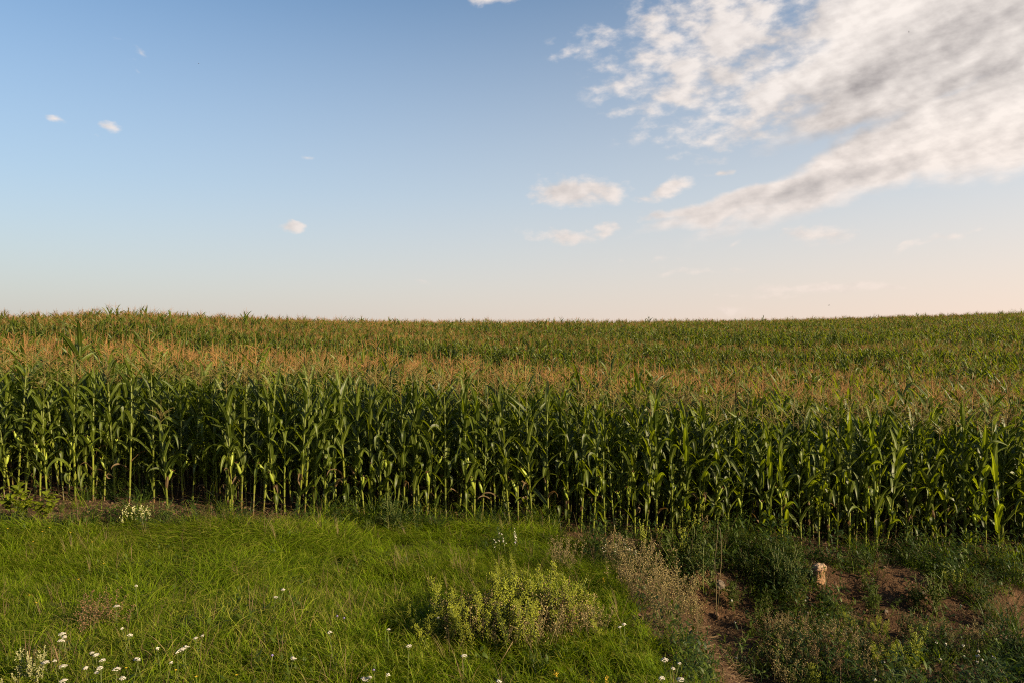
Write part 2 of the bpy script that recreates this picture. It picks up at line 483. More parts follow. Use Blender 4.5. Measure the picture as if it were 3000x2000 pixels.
# ------------------------------------------------------------------ corn
def corn_plant(seed, hi=True, ear=True, bushy=False):
    r = random.Random(seed)
    st, fo, ta, ea, si = MB(), MB(), MB(), MB(), MB()
    H = r.uniform(2.10, 2.28) if not bushy else 1.5
    nn = 17 if not bushy else 11
    zs = [0] + [(.10 + (H - .30) * (i / (nn - 2)) ** .95) for i in range(nn - 1)] + [H]
    lean = (r.uniform(-.055, .055), r.uniform(-.055, .055)); wob = r.uniform(0, 6.28)

    def axis(z):
        return Vector((lean[0] * z + .012 * math.sin(z * 2.3 + wob), lean[1] * z + .012 * math.cos(z * 1.9 + wob), z))
    pts, rad, al, ti = [], [], [], []
    R = lambda z: .0122 * (1 - .75 * z / H) + .002
    for k in range(len(zs) - 1):
        z0, z1 = zs[k], zs[k + 1]
        for z, rr, t in ((z0 + .004, 1.0, .9), (z0 + .022, .95, .0), (z1 - .03, .93, 0.), (z1 - .008, 1.18, 1.)):
            pts.append(axis(z)); rad.append(R(z) * rr); al.append(z); ti.append(t)
    tube(st, pts, rad, 7 if hi else 4, 0, ti, al)
    az0 = r.uniform(0, 2 * PI); n0 = 1
    for i in range(n0, nn - 1):
        z = zs[i + 1]
        q = (i - n0) / max(1, nn - 2 - n0)
        if not bushy and q < .16 and r.random() < .35: continue
        az = az0 + (i % 2) * PI + r.gauss(0, .42)
        b = axis(z)
        # sheath wrapped round the stalk below the blade
        zz = [z - .13, z - .06, z]
        tube(fo, [axis(t) for t in zz], [R(t) + .0025 + .002 * k for k, t in enumerate(zz)], 7 if hi else 4, 2 if z < 1.15 else 0, r.uniform(.2, 1), [0.2, .1, 0], cap=False)
        L = (.44 + .26 * math.sin(PI * min(1, .25 + q * .68))) * r.uniform(.7, 1.15) * (1. if not bushy else 1.12)
        if not hi: L *= 1.10
        W = (.060 + .042 * (.88 if hi else 1.35) * math.sin(PI * (.12 + q * .78))) * r.uniform(.85, 1.15)
        el = math.radians(56 + 6 * q + r.uniform(-14, 14)); dr = math.radians((125 - 95 * q ** .9) * r.uniform(.5, 1.4))
        bk = (r.uniform(.35, .7), math.radians(r.uniform(55, 120))) if r.random() < .78 - .52 * q else None
        dry = (q < .22 and r.random() < .20)
        if dry: L *= .6; W *= .6; dr *= 1.3
        blade(fo, b, az, el, L, W, dr, 11 if hi else 7, 4 if hi else 2, r.uniform(.25, .6), r.uniform(-1.5, 1.5), .012, bk, 1 if dry else 0, r.uniform(.1, 1.), 'corn', r.uniform(1.4, 3.2), r)
    top = axis(H)
    # tassel
    tl = r.uniform(.20, .33); nb = r.randint(7, 12) if hi else r.randint(5, 9)
    wd = .85 if hi else .9
    tube(ta, [top - Vector((0, 0, .05)), top + Vector((0, 0, .12)), top + Vector((r.uniform(-.03, .03), r.uniform(-.03, .03), tl + .10))], [.0045, .005 * wd, .003 * wd], 4, 0, .4)
    tt = r.random()
    if not hi and seed >= 309: nb = 1
    for k in range(nb):
        q = k / nb; az = k * 2.4 + r.uniform(-.4, .4); el = math.radians(r.uniform(48, 78)); L = tl * r.uniform(.6, .95)
        p = top + Vector((0, 0, .02 + .13 * q)); pp = [p]; a = el
        for s in range(4 if hi else 3):
            a -= r.uniform(.08, .35)
            p = p + Vector((math.cos(az) * math.cos(a), math.sin(az) * math.cos(a), math.sin(a))) * (L / (4 if hi else 3)); pp.append(p)
        rr = [.0035 * wd * (1.25 if s % 2 else .8) for s in range(len(pp) - 1)] + [.002]
        tube(ta, pp, rr, 3, 0, min(1, max(0, tt + r.gauss(0, .18))))
    # ear
    if ear:
        i = 6 + r.randint(-1, 1) if not bushy else 4
        z = zs[i]; az = az0 + (i % 2) * PI + .5 * r.uniform(-1, 1); b = axis(z); tilt = math.radians(r.uniform(14, 34))
        d = Vector((math.cos(az) * math.sin(tilt), math.sin(az) * math.sin(tilt), math.cos(tilt)))
        b = b + Vector((math.cos(az), math.sin(az), 0)) * .012
        Le = r.uniform(.20, .27); prof = [(0, .010), (.12, .020), (.35, .027), (.6, .026), (.82, .017), (1, .006)]
        tube(ea, [b + d * (Le * s) for s, _ in prof], [w for _, w in prof], 8 if hi else 5, 0, [.2, .4, .6, .7, .8, 1])
        u, w = frame_of(d)
        if hi:
            for k in range(3):
                aa = k * 2.1 + r.random(); o2 = u * math.cos(aa) + w * math.sin(aa)
                blade(ea, b + d * (Le * .75) + o2 * .014, math.atan2(o2.y, o2.x), math.radians(r.uniform(55, 80)), .10, .018, .6, 4, 2, .3, 0, 0, None, 0, .9, 'corn', 1.3, r)
        for k in range(9 if hi else 4):
            aa = r.uniform(0, 6.28); o2 = (u * math.cos(aa) + w * math.sin(aa))
            t0 = b + d * Le * .97
            tube(si, [t0, t0 + d * .025 + o2 * .010, t0 + d * .035 + o2 * .028 - Vector((0, 0, .015))], [.003, .003, .002], 3, 0, r.random())
    return st, fo, ta, ea, si


def merge(mbs_mats, name):
    """one mesh from several builders, keeping their materials"""
    out = MB(); mats = []
    for mb, ms in mbs_mats:
        o = len(out.v); mo = len(mats); mats += ms
        out.v += mb.v; out.f += [tuple(i + o for i in f) for f in mb.f]; out.m += [i + mo for i in mb.m]
        out.ac += mb.ac; out.al += mb.al; out.ti += mb.ti
    return out.mesh(name, mats)


LEAFM = [M['corn_leaf'], M['dry_corn_leaf'], M['corn_sheath']]
corn_protos = []
for k in range(20):
    ear = k % 4 != 3
    st, fo, ta, ea, si = corn_plant(100 + k, True, ear)
    parts = {'stalk': st.mesh('corn_stalk', [M['corn_stalk']]), 'foliage': fo.mesh('corn_foliage', LEAFM), 'tassel': ta.mesh('corn_tassel', [M['front_tassel']])}
    if ear: parts['ear'] = (ea.mesh('corn_ear', [M['corn_husk']]), {'silk': si.mesh('corn_silk', [M['corn_silk']])})
    corn_protos.append(parts)

corn_xy = []
ROWN = ['front row', 'second row', 'third row']
SECT = [(-99, -6.0, 'by the round-leaved plant'), (-6.0, -4.1, 'behind the short bushy one'),
        (-4.1, -1.2, 'left of the centre'), (-1.2, 1.0, 'at the centre'),
        (1.0, 3.0, 'behind the bare earth'), (3.0, 4.4, 'behind the dry twig'),
        (4.4, 6.2, 'above the upright rock'), (6.2, 99, 'above the eroded bank')]


def place_corn(x, y, row):
    k = random.randrange(len(corn_protos)); parts = corn_protos[k]
    sec = next(s[2] for s in SECT if s[0] <= x < s[1])
    cob = 'with a husked cob' if 'ear' in parts else 'without a cob'
    lab = 'corn plant %s, %s, %s' % (cob, ROWN[row], sec)
    sc = random.uniform(.90, 1.08)
    thing('corn_plant', parts, (x, y, gz(x, y) - .01), lab, 'corn plant', 'corn plants of the %s' % ROWN[row], random.uniform(0, 6.28), sc, (random.gauss(0, .035) * (2.2 if random.random() < .12 else 1), random.gauss(0, .035) * (2.2 if random.random() < .12 else 1)))


n_ind = 0
edge_rest = []
for row in range(3):
    y0 = 12.3 + .75 * row; lim = .691 * y0 + .15
    x = -13.5
    while x < 14.5:
        x += random.uniform(.08, .23)
        if row == 0 and x < -4.95: continue
        yy = y0 + random.gauss(0, .05)
        if random.random() < .05: x += .2
        if abs(x) < lim and n_ind < 299:
            place_corn(x, yy, row); n_ind += 1
        else:
            edge_rest.append((x, yy))
# the short bushy plant that stands before the rows
st, fo, ta, ea, si = corn_plant(55, True, True, True)
p = Vector((-5.72, 12.3, gz(-5.72, 12.3)))
thing('corn_plant', {'stalk': st.mesh('corn_stalk', [M['corn_stalk']]), 'foliage': fo.mesh('corn_foliage', LEAFM), 'tassel': ta.mesh('corn_tassel', [M['front_tassel']]),
      'ear': (ea.mesh('corn_ear', [M['corn_husk']]), {'silk': si.mesh('corn_silk', [M['corn_silk']])})}, p,
      'short bushy corn plant with leaves to its foot standing before the rows at left', 'corn plant', None, 1.2)

far_protos = []
for k in range(13):
    st, fo, ta, ea, si = corn_plant(300 + k, False, k % 3 == 0)
    far_protos.append(merge([(st, [M['corn_stalk']]), (fo, LEAFM), (ta, [M['corn_tassel']]), (ea, [M['corn_husk']]), (si, [M['corn_silk']])], 'corn_field_plant'))
P = [(x, y) for x, y in edge_rest]
y = 12.3 + .75 * 3
while y < 135:
    sp = .19 if y < 20 else (.25 if y < 32 else (.30 if y < 60 else .40))
    w = .74 * y + 4
    n = int(2 * w / sp)
    xs = -w + 2 * w * (np.arange(n) + RNG.uniform(-.35, .35, n)) / n
    yy = y + RNG.normal(0, .06, n)
    gap = np.zeros(n)
    uu = xs / yy
    for g0, gw, ua, ub in ((28.6, 1.9, -2, .02), (28.6, .9, .02, .35), (40, 2.0, .0, 2), (58, 2.6, -.05, 2), (78, 2.8, .2, 2)):
        gc = g0 + 1.6 * (fbm(uu * 4, uu * 0 + g0, 2, 5))
        gap = np.maximum(gap, (np.abs(yy - gc) < gw * (.7 + 1.0 * vnoise(uu * 9, uu * 0, int(g0)))) * sst(ua - .08, ua, uu) * (1 - sst(ub, ub + .1, uu)))
    keep = (RNG.random(n) > .09) & (RNG.random(n) > gap)
    P += list(zip(xs[keep], yy[keep]))
    y += .75 if y < 60 else .9
P = np.array(P)
Z = ground(P[:, 0], P[:, 1])
n = len(P)
scl = .99 + RNG.normal(0, .075, n) + .18 * fbm(P[:, 0] * .18, P[:, 1] * .18, 3, 77)
scl = np.where(RNG.random(n) < .022, scl * 1.12, scl)
rot = np.stack([RNG.normal(0, .03, n), RNG.normal(0, .03, n), RNG.uniform(0, 6.28, n)], 1)
leafy = .06 + .20 * sst(-.02, .2, P[:, 0] / P[:, 1])
LB = ((29.5, 42, -2, .08, .95), (29, 33, .08, .3, .6), (41.5, 47, .0, 2, .75), (60, 67, -.08, 2, .8), (80, 86, .15, 2, .75), (33, 36, .3, 2, .6))
for a, b, ua, ub, wt in LB:
    e = 2.2 * fbm(P[:, 0] * .12, P[:, 1] * .05, 2, int(a))
    uu = P[:, 0] / P[:, 1]
    leafy = np.maximum(leafy, wt * sst(a - 1.2, a + .8, P[:, 1] + e) * (1 - sst(b - 1, b + 2.5, P[:, 1] + e)) * sst(ua - .08, ua, uu) * (1 - sst(ub, ub + .1, uu)))
kp = RNG.random(n) > .50 * np.clip(leafy - .3, 0, 1)
P, Z, rot, scl, leafy = P[kp], Z[kp], rot[kp], scl[kp], leafy[kp]; n = len(P)
scatter('corn_field', np.column_stack([P, Z]), rot, scl, np.where(RNG.random(n) < leafy, RNG.integers(9, 13, n), RNG.integers(0, 9, n)), far_protos, 'dense corn with orange tassels covering the gentle hill behind the front rows', 'corn field')
print('corn instances', n, 'individual', n_ind)


# ------------------------------------------------------------------ grass
def grass_tuft(seed, nb, hmin, hmax, lean, wid=.006, droop=1.0, mat=None, rad=.05, nseg=5):
    r = random.Random(seed); mb = MB()
    for k in range(nb):
        a = r.uniform(0, 6.28); q = rad * math.sqrt(r.random())
        az = r.gauss(0, 1.25 if lean > .3 else 2.5)
        blade(mb, (q * math.cos(a), q * math.sin(a), -.01), az, math.radians(r.uniform(62, 86) - lean * 25), r.uniform(hmin, hmax), wid * r.uniform(.7, 1.3), droop * r.uniform(.5, 1.5), nseg, 1, 0, r.uniform(-.8, .8), 0, None, 0, r.random() ** 1.3, 'grass', 1.3, r)
    return mb.mesh('grass_tuft', [mat or M['grass']])


def sprig(seed, leafm, n=16, lw=.016, ll=.05, h=.13):
    r = random.Random(seed); mb = MB()
    for k in range(n):
        z = r.uniform(0, h); blade(mb, (r.gauss(0, .03), r.gauss(0, .03), z), r.uniform(0, 6.28), math.radians(r.uniform(5, 70)), ll * r.uniform(.6, 1.3), lw * r.uniform(.6, 1.2), .9, 3, 1, 0, 0, 0, None, 0, r.random(), 'oval', 1.3, r)
    return mb.mesh('sprig', [M[leafm]])


gp = [grass_tuft(500 + k, 18, .13, .28, .45, droop=1.2) for k in range(6)] + [grass_tuft(520 + k, 20, .08, .20, .1, droop=.9) for k in range(4)] + [grass_tuft(540 + k, 22, .25, .5, .9, .006, 1.5, None, .07) for k in range(3)] + [grass_tuft(550 + k, 9, .16, .42, .2, .0035, .7, M['pale_straw']) for k in range(2)] + [sprig(555 + k, 'weed_leaf', 18, .02, .045, .14) for k in range(3)]
A = []
nc = 46000
gx = RNG.uniform(-9.5, 2.6, nc); gy = RNG.uniform(3.5, 12.7, nc)
gm = grass_mask(gx, gy)
ok = (RNG.random(nc) < gm) & (np.abs(gx) < .74 * gy + .8)
dens = .30 + .70 * sst(-.15, .12, fbm(gx * .8, gy * .8, 3, 63))
ok &= RNG.random(nc) < dens
gx, gy = gx[ok], gy[ok]; n = len(gx)
gzv = ground(gx, gy)
hv = .64 + 1.35 * (fbm(gx * .55, gy * .55, 3, 91) + .35)
long_ = sst(.0, .25, fbm(gx * .5, gy * .5, 2, 95) + .30 * sst(10.0, 10.9, gy))
pick = np.where(RNG.random(n) < long_ * .42, RNG.integers(10, 13, n), np.where(RNG.random(n) < .58, RNG.integers(0, 6, n), RNG.integers(6, 10, n)))
xt = RNG.random(n)
pick = np.where(xt < .02, RNG.integers(13, 15, n), np.where(xt < .02 + .08 * sst(-.05, .2, fbm(gx * 1.3, gy * 1.3, 2, 201)), RNG.integers(15, 18, n), pick))
dirn = 2.6 + 3.0 * fbm(gx * .35, gy * .35, 2, 99) * 2 + RNG.normal(0, 1.0, n) * np.where((pick >= 10) & (pick < 13), .35, 1.)
scatter('grass', np.column_stack([gx, gy, gzv]), np.stack([RNG.normal(0, .08, n), RNG.normal(0, .08, n), dirn], 1), hv * RNG.uniform(.8, 1.2, n), pick, gp, 'lush green meadow grass with bent blades in the foreground', 'grass')
print('grass', n)


# ------------------------------------------------------------------ weeds
def stem_curve(r, base, az, el, L, n=4, bend=.3):
    p = Vector(base); out = [p]; a = el
    for k in range(n):
        a += r.uniform(-bend, bend) * .5; az += r.uniform(-bend, bend)
        p = p + Vector((math.cos(az) * math.cos(a), math.sin(az) * math.cos(a), math.sin(a))) * (L / n); out.append(p)
    return out


def along(pts, s):
    f = s * (len(pts) - 1); i = min(int(f), len(pts) - 2); return pts[i].lerp(pts[i + 1], f - i)


def seedhead_weed(seed, h=.6, w=.35, ns=14, headr=.011, per=13, seedm='brown_seed', leafy=.3):
    """many thin upright branching stems ending in small dry heads"""
    r = random.Random(seed); st, sd, fo = MB(), MB(), MB()
    for k in range(ns):
        az = r.uniform(0, 6.28); lean = r.random() ** .7; base = (r.gauss(0, w * .18), r.gauss(0, w * .18), 0)
        L = h * r.uniform(.7, 1.08)
        pts = stem_curve(r, base, az, math.radians(90 - 32 * lean * w / .35 * .7), L, 5, .14)
        tube(st, pts, [.0035, .003, .0028, .0025, .002, .0015], 3, 0, r.random())
        for j in range(per):
            s = r.uniform(.38, 1.0); p0 = along(pts, s); L2 = h * r.uniform(.05, .2) * (1.25 - s * .6)
            q = stem_curve(r, p0, r.uniform(0, 6.28), math.radians(r.uniform(25, 75)), L2, 2, .4)
            tube(st, q, .0014, 3, 0, r.random(), cap=False)
            blob(sd, q[-1], headr * r.uniform(.6, 1.3), 0, r.random(), r.uniform(.7, 1.2), Vector((0, 0, 1)), 5)
            if r.random() < .5: blob(sd, q[1] + Vector((0, 0, .012)), headr * r.uniform(.5, .9), 0, r.random(), 1., Vector((0, 0, 1)), 5)
        for j in range(int(per * leafy)):
            p0 = along(pts, r.uniform(.05, .7))
            blade(fo, p0, r.uniform(0, 6.28), math.radians(r.uniform(10, 60)), r.uniform(.04, .10), r.uniform(.006, .012), .8, 3, 1, 0, 0, 0, None, 0, r.random(), 'oval', 1.3, r)
    d = {'stem': st.mesh('weed_stem', [M['dry_stem']]), 'seed_head': sd.mesh('weed_seed_head', [M[seedm]])}
    if fo.v: d['foliage'] = fo.mesh('weed_foliage', [M['weed_leaf']])
    return d


def plume_weed(seed, h=.65, ns=8, w=.5, leafm='yellow_weed_leaf', plumem='plume'):
    """upright leafy stems, each with a soft cylindrical plume of tiny buds"""
    r = random.Random(seed); st, pl, fo = MB(), MB(), MB()
    for k in range(ns):
        base = (r.gauss(0, w * .35), r.gauss(0, w * .35), 0); L = h * r.uniform(.65, 1.05)
        pts = stem_curve(r, base, r.uniform(0, 6.28), math.radians(r.uniform(66, 88)), L, 5, .16)
        tube(st, pts, [.005, .0045, .004, .0035, .003, .002], 4, 0, r.random())
        for j in range(46):
            s = r.uniform(.08, .72)
            blade(fo, along(pts, s), r.uniform(0, 6.28), math.radians(r.uniform(15, 65)), r.uniform(.035, .075) * (1.1 - .5 * s), r.uniform(.006, .011), .7, 3, 1, 0, 0, 0, None, 0, r.random(), 'oval', 1.3, r)
        for j in range(34):
            s = .42 + .58 * r.random() ** .8; p0 = along(pts, s)
            q = stem_curve(r, p0, r.uniform(0, 6.28), math.radians(r.uniform(25, 65)), h * r.uniform(.05, .13) * (1.5 - s), 2, .3)
            tube(st, q, .0013, 3, 0, r.random(), cap=False)
            for t in (.45, .7, .88, 1.):
                for _ in range(1 + (r.random() < .6)):
                    pp = along(q, t) + Vector((r.gauss(0, .012), r.gauss(0, .012), r.gauss(0, .012)))
                    blob(pl, pp, r.uniform(.0032, .0058), 0, r.random(), 1.5, Vector((0, 0, 1)), 4)
    return {'stem': st.mesh('weed_stem', [M['green_stem']]), 'foliage': fo.mesh('weed_foliage', [M[leafm]]), 'plume': pl.mesh('weed_plume', [M[plumem]])}


def leafy_weed(seed, h=.6, w=.4, ns=9, nl=42, leafm='weed_leaf', lw=.022, ll=.075, branch=True):
    r = random.Random(seed); st, fo = MB(), MB()
    for k in range(ns):
        az = r.uniform(0, 6.28); base = (r.gauss(0, w * .15), r.gauss(0, w * .15), 0)
        pts = stem_curve(r, base, az, math.radians(90 - 38 * r.random() * min(1.4, w / h * 1.3)), h * r.uniform(.6, 1.05), 5, .16)
        tube(st, pts, [.0055, .005, .0042, .0035, .003, .002], 4, 0, r.random())
        sub = [pts]
        if branch:
            for j in range(5):
                q = stem_curve(r, along(pts, r.uniform(.2, .85)), r.uniform(0, 6.28), math.radians(r.uniform(30, 65)), h * r.uniform(.15, .32), 3, .25)
                tube(st, q, [.003, .0025, .002, .0015], 3, 0, r.random()); sub.append(q)
        for j in range(nl):
            c = r.choice(sub); s = r.random() ** .8
            k2 = r.uniform(.5, 1.15)
            blade(fo, along(c, s), r.uniform(0, 6.28), math.radians(r.uniform(-5, 60)), ll * k2, lw * k2, r.uniform(.3, 1.2), 4, 2, .2, r.uniform(-.6, .6), 0, None, 0, r.random(), 'oval', 1.3, r)
    return {'stem': st.mesh('weed_stem', [M['green_stem']]), 'foliage': fo.mesh('weed_foliage', [M[leafm]])}


def spike_weed(seed, h=.6, ns=5, w=.2, spikem='plume', leafm='weed_leaf', br=.007, n_bud=95):
    """leafy weed whose stems end in knobbly seed or flower spikes"""
    r = random.Random(seed); st, fo, sp = MB(), MB(), MB()
    for k in range(ns):
        base = (r.gauss(0, w * .3), r.gauss(0, w * .3), 0)
        pts = stem_curve(r, base, r.uniform(0, 6.28), math.radians(r.uniform(74, 89)), h * r.uniform(.65, 1.05), 6, .10)
        tube(st, pts, [.006, .0055, .005, .004, .0035, .003, .002], 4, 0, r.random())
        spikes = [(pts, .5)]
        for j in range(4):
            q = stem_curve(r, along(pts, r.uniform(.45, .85)), r.uniform(0, 6.28), math.radians(r.uniform(55, 78)), h * r.uniform(.12, .28), 3, .12)
            tube(st, q, .002, 3, 0, r.random()); spikes.append((q, .15))
        for j in range(n_bud):
            c, s0 = r.choice(spikes) if r.random() < .6 else spikes[0]
            s = s0 + (1 - s0) * r.random(); wd = .014 * (1.25 - s)
            p0 = along(c, s) + Vector((r.gauss(0, wd), r.gauss(0, wd), r.gauss(0, .006)))
            blob(sp, p0, br * r.uniform(.6, 1.3), 0, r.random(), 1.1, Vector((0, 0, 1)), 5)
        for j in range(34):
            s = r.random() * .75; k2 = r.uniform(.5, 1.1)
            blade(fo, along(pts, s), r.uniform(0, 6.28), math.radians(r.uniform(5, 60)), .085 * k2, .024 * k2, r.uniform(.3, 1.1), 4, 2, .2, 0, 0, None, 0, r.random(), 'oval', 1.3, r)
    return {'stem': st.mesh('weed_stem', [M['green_stem']]), 'foliage': fo.mesh('weed_foliage', [M[leafm]]), 'blossom' if n_bud < 30 else 'flower_spike' if spikem in ('cream_petal', 'yellow_petal', 'lilac_petal') else 'seed_spike': sp.mesh('weed_spike', [M[spikem]])}


def yarrow(seed, h=.42, w=.045, petal='white_petal', nh=26):
    r = random.Random(seed); st, fl, fo = MB(), MB(), MB()
    pts = stem_curve(r, (0, 0, 0), r.uniform(0, 6.28), math.radians(r.uniform(82, 90)), h * .92, 4, .06)
    tube(st, pts, [.003, .0028, .0025, .0025, .002], 4, 0, .3)
    top = pts[-1]
    for k in range(nh):
        a = k * 2.39996; q = math.sqrt((k + .4) / nh); rr = w * q * r.uniform(.88, 1.08)
        p = Vector((top.x + rr * math.cos(a), top.y + rr * math.sin(a), h + .012 * (1 - q * q) + r.uniform(-.004, .004)))
        if k % 2 == 0: tube(st, [top, top.lerp(p, .5) + Vector((0, 0, -.008)), p - Vector((0, 0, .004))], .0011, 3, 0, .3, cap=False)
        blob(fl, p, r.uniform(.006, .0095), 0, r.random(), .5, Vector((0, 0, 1)), 6)
    for k in range(9):
        blade(fo, along(pts, r.uniform(.05, .75)), r.uniform(0, 6.28), math.radians(r.uniform(20, 60)), r.uniform(.05, .10), .012, .9, 4, 1, 0, 0, 0, None, 0, r.random(), 'oval', 1.3, r)
    return {'stem': st.mesh('flower_stem', [M['green_stem']]), 'flower_head': fl.mesh('flower_head', [M[petal]]), 'foliage': fo.mesh('flower_foliage', [M['weed_leaf']])}


def small_flower(seed, h=.3, petal='yellow_petal', rad=.014, n=1, ball=False):
    r = random.Random(seed); st, fl = MB(), MB()
    for k in range(n):
        pts = stem_curve(r, (0, 0, 0), r.uniform(0, 6.28), math.radians(r.uniform(70, 88)), h * r.uniform(.8, 1.), 4, .12)
        tube(st, pts, [.0025, .0022, .002, .0018, .0015], 3, 0, .4)
        t = pts[-1]
        if ball:
            for j in range(14):
                d = Vector((r.gauss(0, 1), r.gauss(0, 1), r.gauss(.3, 1))).normalized(); blob(fl, t + d * rad * .7, rad * .55, 0, r.random(), 1, d, 5)
        else:
            for j in range(6):
                blade(fl, t, j * PI / 3, math.radians(38), rad * 1.5, rad, .5, 3, 2, .2, 0, 0, None, 0, r.random(), 'oval', 1.2, r)
            blob(fl, t + Vector((0, 0, .003)), rad * .35, 0, 0., .8)
    return {'stem': st.mesh('flower_stem', [M['green_stem']]), 'flower_head': fl.mesh('flower_head', [M[petal]])}


def pxm(p):                      # photo pixels per metre at a ground point
    return F / p.y


def put(name, parts, px, py, hpx, h0, label, cat, group=None, tilt=(0, 0), rz=None):
    p = at(px, py); s = (hpx / pxm(p)) / h0
    return thing(name, parts, p - Vector((0, 0, .01)), label, cat, group, random.uniform(0, 6.28) if rz is None else rz, s, tilt)


# --- dry seedhead weeds
brown = [seedhead_weed(600 + k, .6, .42, 11, .009, 17, 'brown_seed', .3) for k in range(2)]
tan = [seedhead_weed(620 + k, .6, .48, 12, .009, 17, 'tan_seed', .8) for k in range(4)]
put('dry_weed', brown[0], 262, 1885, 150, .6, 'rust-brown dry weed bush standing alone among white yarrow in the grass', 'weed')
put('dry_weed', brown[1], 318, 1862, 135, .6, 'slimmer rusty dry weed joined to the right of the brown bush', 'weed')
put('dry_weed', tan[1], 455, 2012, 60, .6, 'low pale straw weed at the lower edge right of the yarrow patch', 'weed')
for k, (x, y, h) in enumerate([(1418, 1902, 150), (1520, 1915, 165), (1385, 1880, 140), (1480, 1860, 165), (1640, 1895, 175), (1580, 1870, 185), (1320, 1880, 130), (1660, 1850, 120), (1562, 1925, 170), (1604, 1915, 160), (1692, 1893, 160), (1728, 1880, 130), (1345, 1915, 110), (1470, 1930, 120)]):
    put('dry_weed', (brown if k in (2, 4, 7) else tan)[k % 2], x, y, h, .6, 'brownish dry seedhead weed in the yellow-green clump at the bottom centre', 'weed', 'dry weeds of the centre clump')
for k, (x, y, h) in enumerate([(1655, 1690, 115), (1640, 1660, 90)]):
    put('dry_weed', tan[k], x, y, h, .6, ['tan dry weed behind the centre clump, below the white flowers', 'smaller tan dry weed just behind the lone one over the clump'][k], 'weed')
for k, (x, y, h) in enumerate([(1800, 1670, 105), (1845, 1700, 140), (1885, 1725, 150), (1925, 1755, 150), (1905, 1790, 120), (1960, 1800, 140), (1995, 1835, 140), (2030, 1840, 110), (1860, 1760, 120), (1945, 1850, 110), (1985, 1775, 120), (1830, 1735, 110)]):
    put('dry_weed', tan[k % 4], x, y, h, .6, 'tan fluffy seedhead weed on the slope at the right edge of the grass', 'weed', 'tan weeds along the grass edge')
for k, (x, y, h) in enumerate([(2250, 1890, 95), (2310, 1910, 110), (2365, 1930, 110), (2420, 1945, 115), (2480, 1950, 120), (2285, 1860, 80), (2350, 1875, 85), (2430, 1890, 80), (2520, 1985, 110), (2400, 1995, 120), (2330, 1980, 110), (2270, 1960, 110), (2460, 2020, 120), (2560, 2030, 100), (2330, 1935, 90), (2590, 1920, 80), (2300, 2030, 110)]):
    put('dry_weed', (tan if k % 3 else brown)[k % 2], x, y, h, .6, 'drab brown seedhead weed in the low hollow right of the bare gully', 'weed', 'brown weeds of the hollow')
for k, (x, y, h) in enumerate([(2870, 1910, 90), (2900, 1885, 80)]):
    put('dry_weed', tan[k + 2], x, y, h, .6, ['pale wispy weed above the small white flowers at lower right', 'second pale wispy weed at lower right, nearer the dark grass'][k], 'weed')

# --- yellow-green plumes
plm = [plume_weed(640 + k) for k in range(4)]
for k, (x, y, h) in enumerate([(1290, 1905, 170), (1345, 1900, 185), (1392, 1898, 170), (1450, 1890, 185), (1500, 1888, 205), (1552, 1878, 210), (1600, 1868, 195), (1628, 1882, 235), (1662, 1868, 180), (1270, 1850, 110), (1535, 1905, 190), (1370, 1930, 150), (1475, 1880, 190), (1580, 1890, 200), (1420, 1880, 160), (1700, 1880, 150), (1240, 1880, 95), (1745, 1850, 95)]):
    put('plume_weed', plm[k % 4], x, y, h, .65, 'yellow-green plumed weed in the tall clump at the bottom centre', 'weed', 'plumed weeds of the centre clump')
put('plume_weed', plm[1], 1450, 1720, 105, .65, 'single bright green plumed weed in the grass above the centre clump', 'weed')
put('plume_weed', plm[2], 2535, 1875, 80, .65, 'yellow feathery weed over the brown hollow, left one of two', 'weed')
put('plume_weed', plm[3], 2578, 1890, 85, .65, 'yellow feathery weed over the brown hollow, right one of two', 'weed')
put('plume_weed', plm[0], 2605, 1965, 115, .65, 'bright yellow-green weed leaning left in the hollow at lower right', 'weed', None, (0, -.35), 0)
put('plume_weed', plm[2], 642, 1590, 42, .65, 'small pale yellow-green weed at the grass edge below the corn', 'weed')

# --- spike weeds
spk = [spike_weed(660 + k) for k in range(3)]
spk_b = spike_weed(670, .6, 4, .15, 'brown_seed', 'weed_leaf')
put('spike_weed', spk[0], 1897, 1640, 135, .6, 'tall green weed with seed spikes before the bare earth patch', 'weed')
put('spike_weed', spk[1], 2025, 1590, 118, .6, 'green seed-spiked weed rising against the corn stalks', 'weed')
put('spike_weed', spk_b, 2068, 1605, 100, .6, 'reddish-brown seed-spiked weed beside the green one at the corn edge', 'weed')
put('spike_weed', spk[2], 2006, 1650, 110, .6, 'green spiked weed standing over the dark bushes left of the dry twig', 'weed')
put('spike_weed', spk[0], 2785, 1745, 105, .6, 'green spiked weed on the eroded bank at right', 'weed')
wsp = [spike_weed(680 + k, .6, 6, .30, 'cream_petal', 'yellow_weed_leaf', .0065, 130) for k in range(2)]
put('white_flower_spike', wsp[0], 105, 2035, 150, .6, 'tall plant with cream flower spikes at the lower left corner', 'wildflower')
put('white_flower_spike', wsp[1], 55, 2045, 85, .6, 'lower cream flower spikes left of the tall cream spikes', 'wildflower')
ysp = [spike_weed(690 + k, .6, 2, .06, 'yellow_petal', 'weed_leaf', .011, 40) for k in range(2)]
put('yellow_flower_spike', ysp[0], 1778, 2030, 70, .6, 'taller yellow flower spike at the bottom right of the grass', 'wildflower')
put('yellow_flower_spike', ysp[1], 1635, 2025, 62, .6, 'yellow flower spike below the centre weed clump', 'wildflower')
put('yellow_flower_spike', ysp[0], 1730, 2030, 55, .6, 'short yellow flower spike between two others at the bottom', 'wildflower')
put('yellow_flower_spike', ysp[1], 1765, 1735, 48, .6, 'yellow flower spike at the foot of the tan weeds', 'wildflower')
put('yellow_flower_spike', ysp[0], 372, 1985, 55, .6, 'yellow flower spike right of the white yarrow patch', 'wildflower')
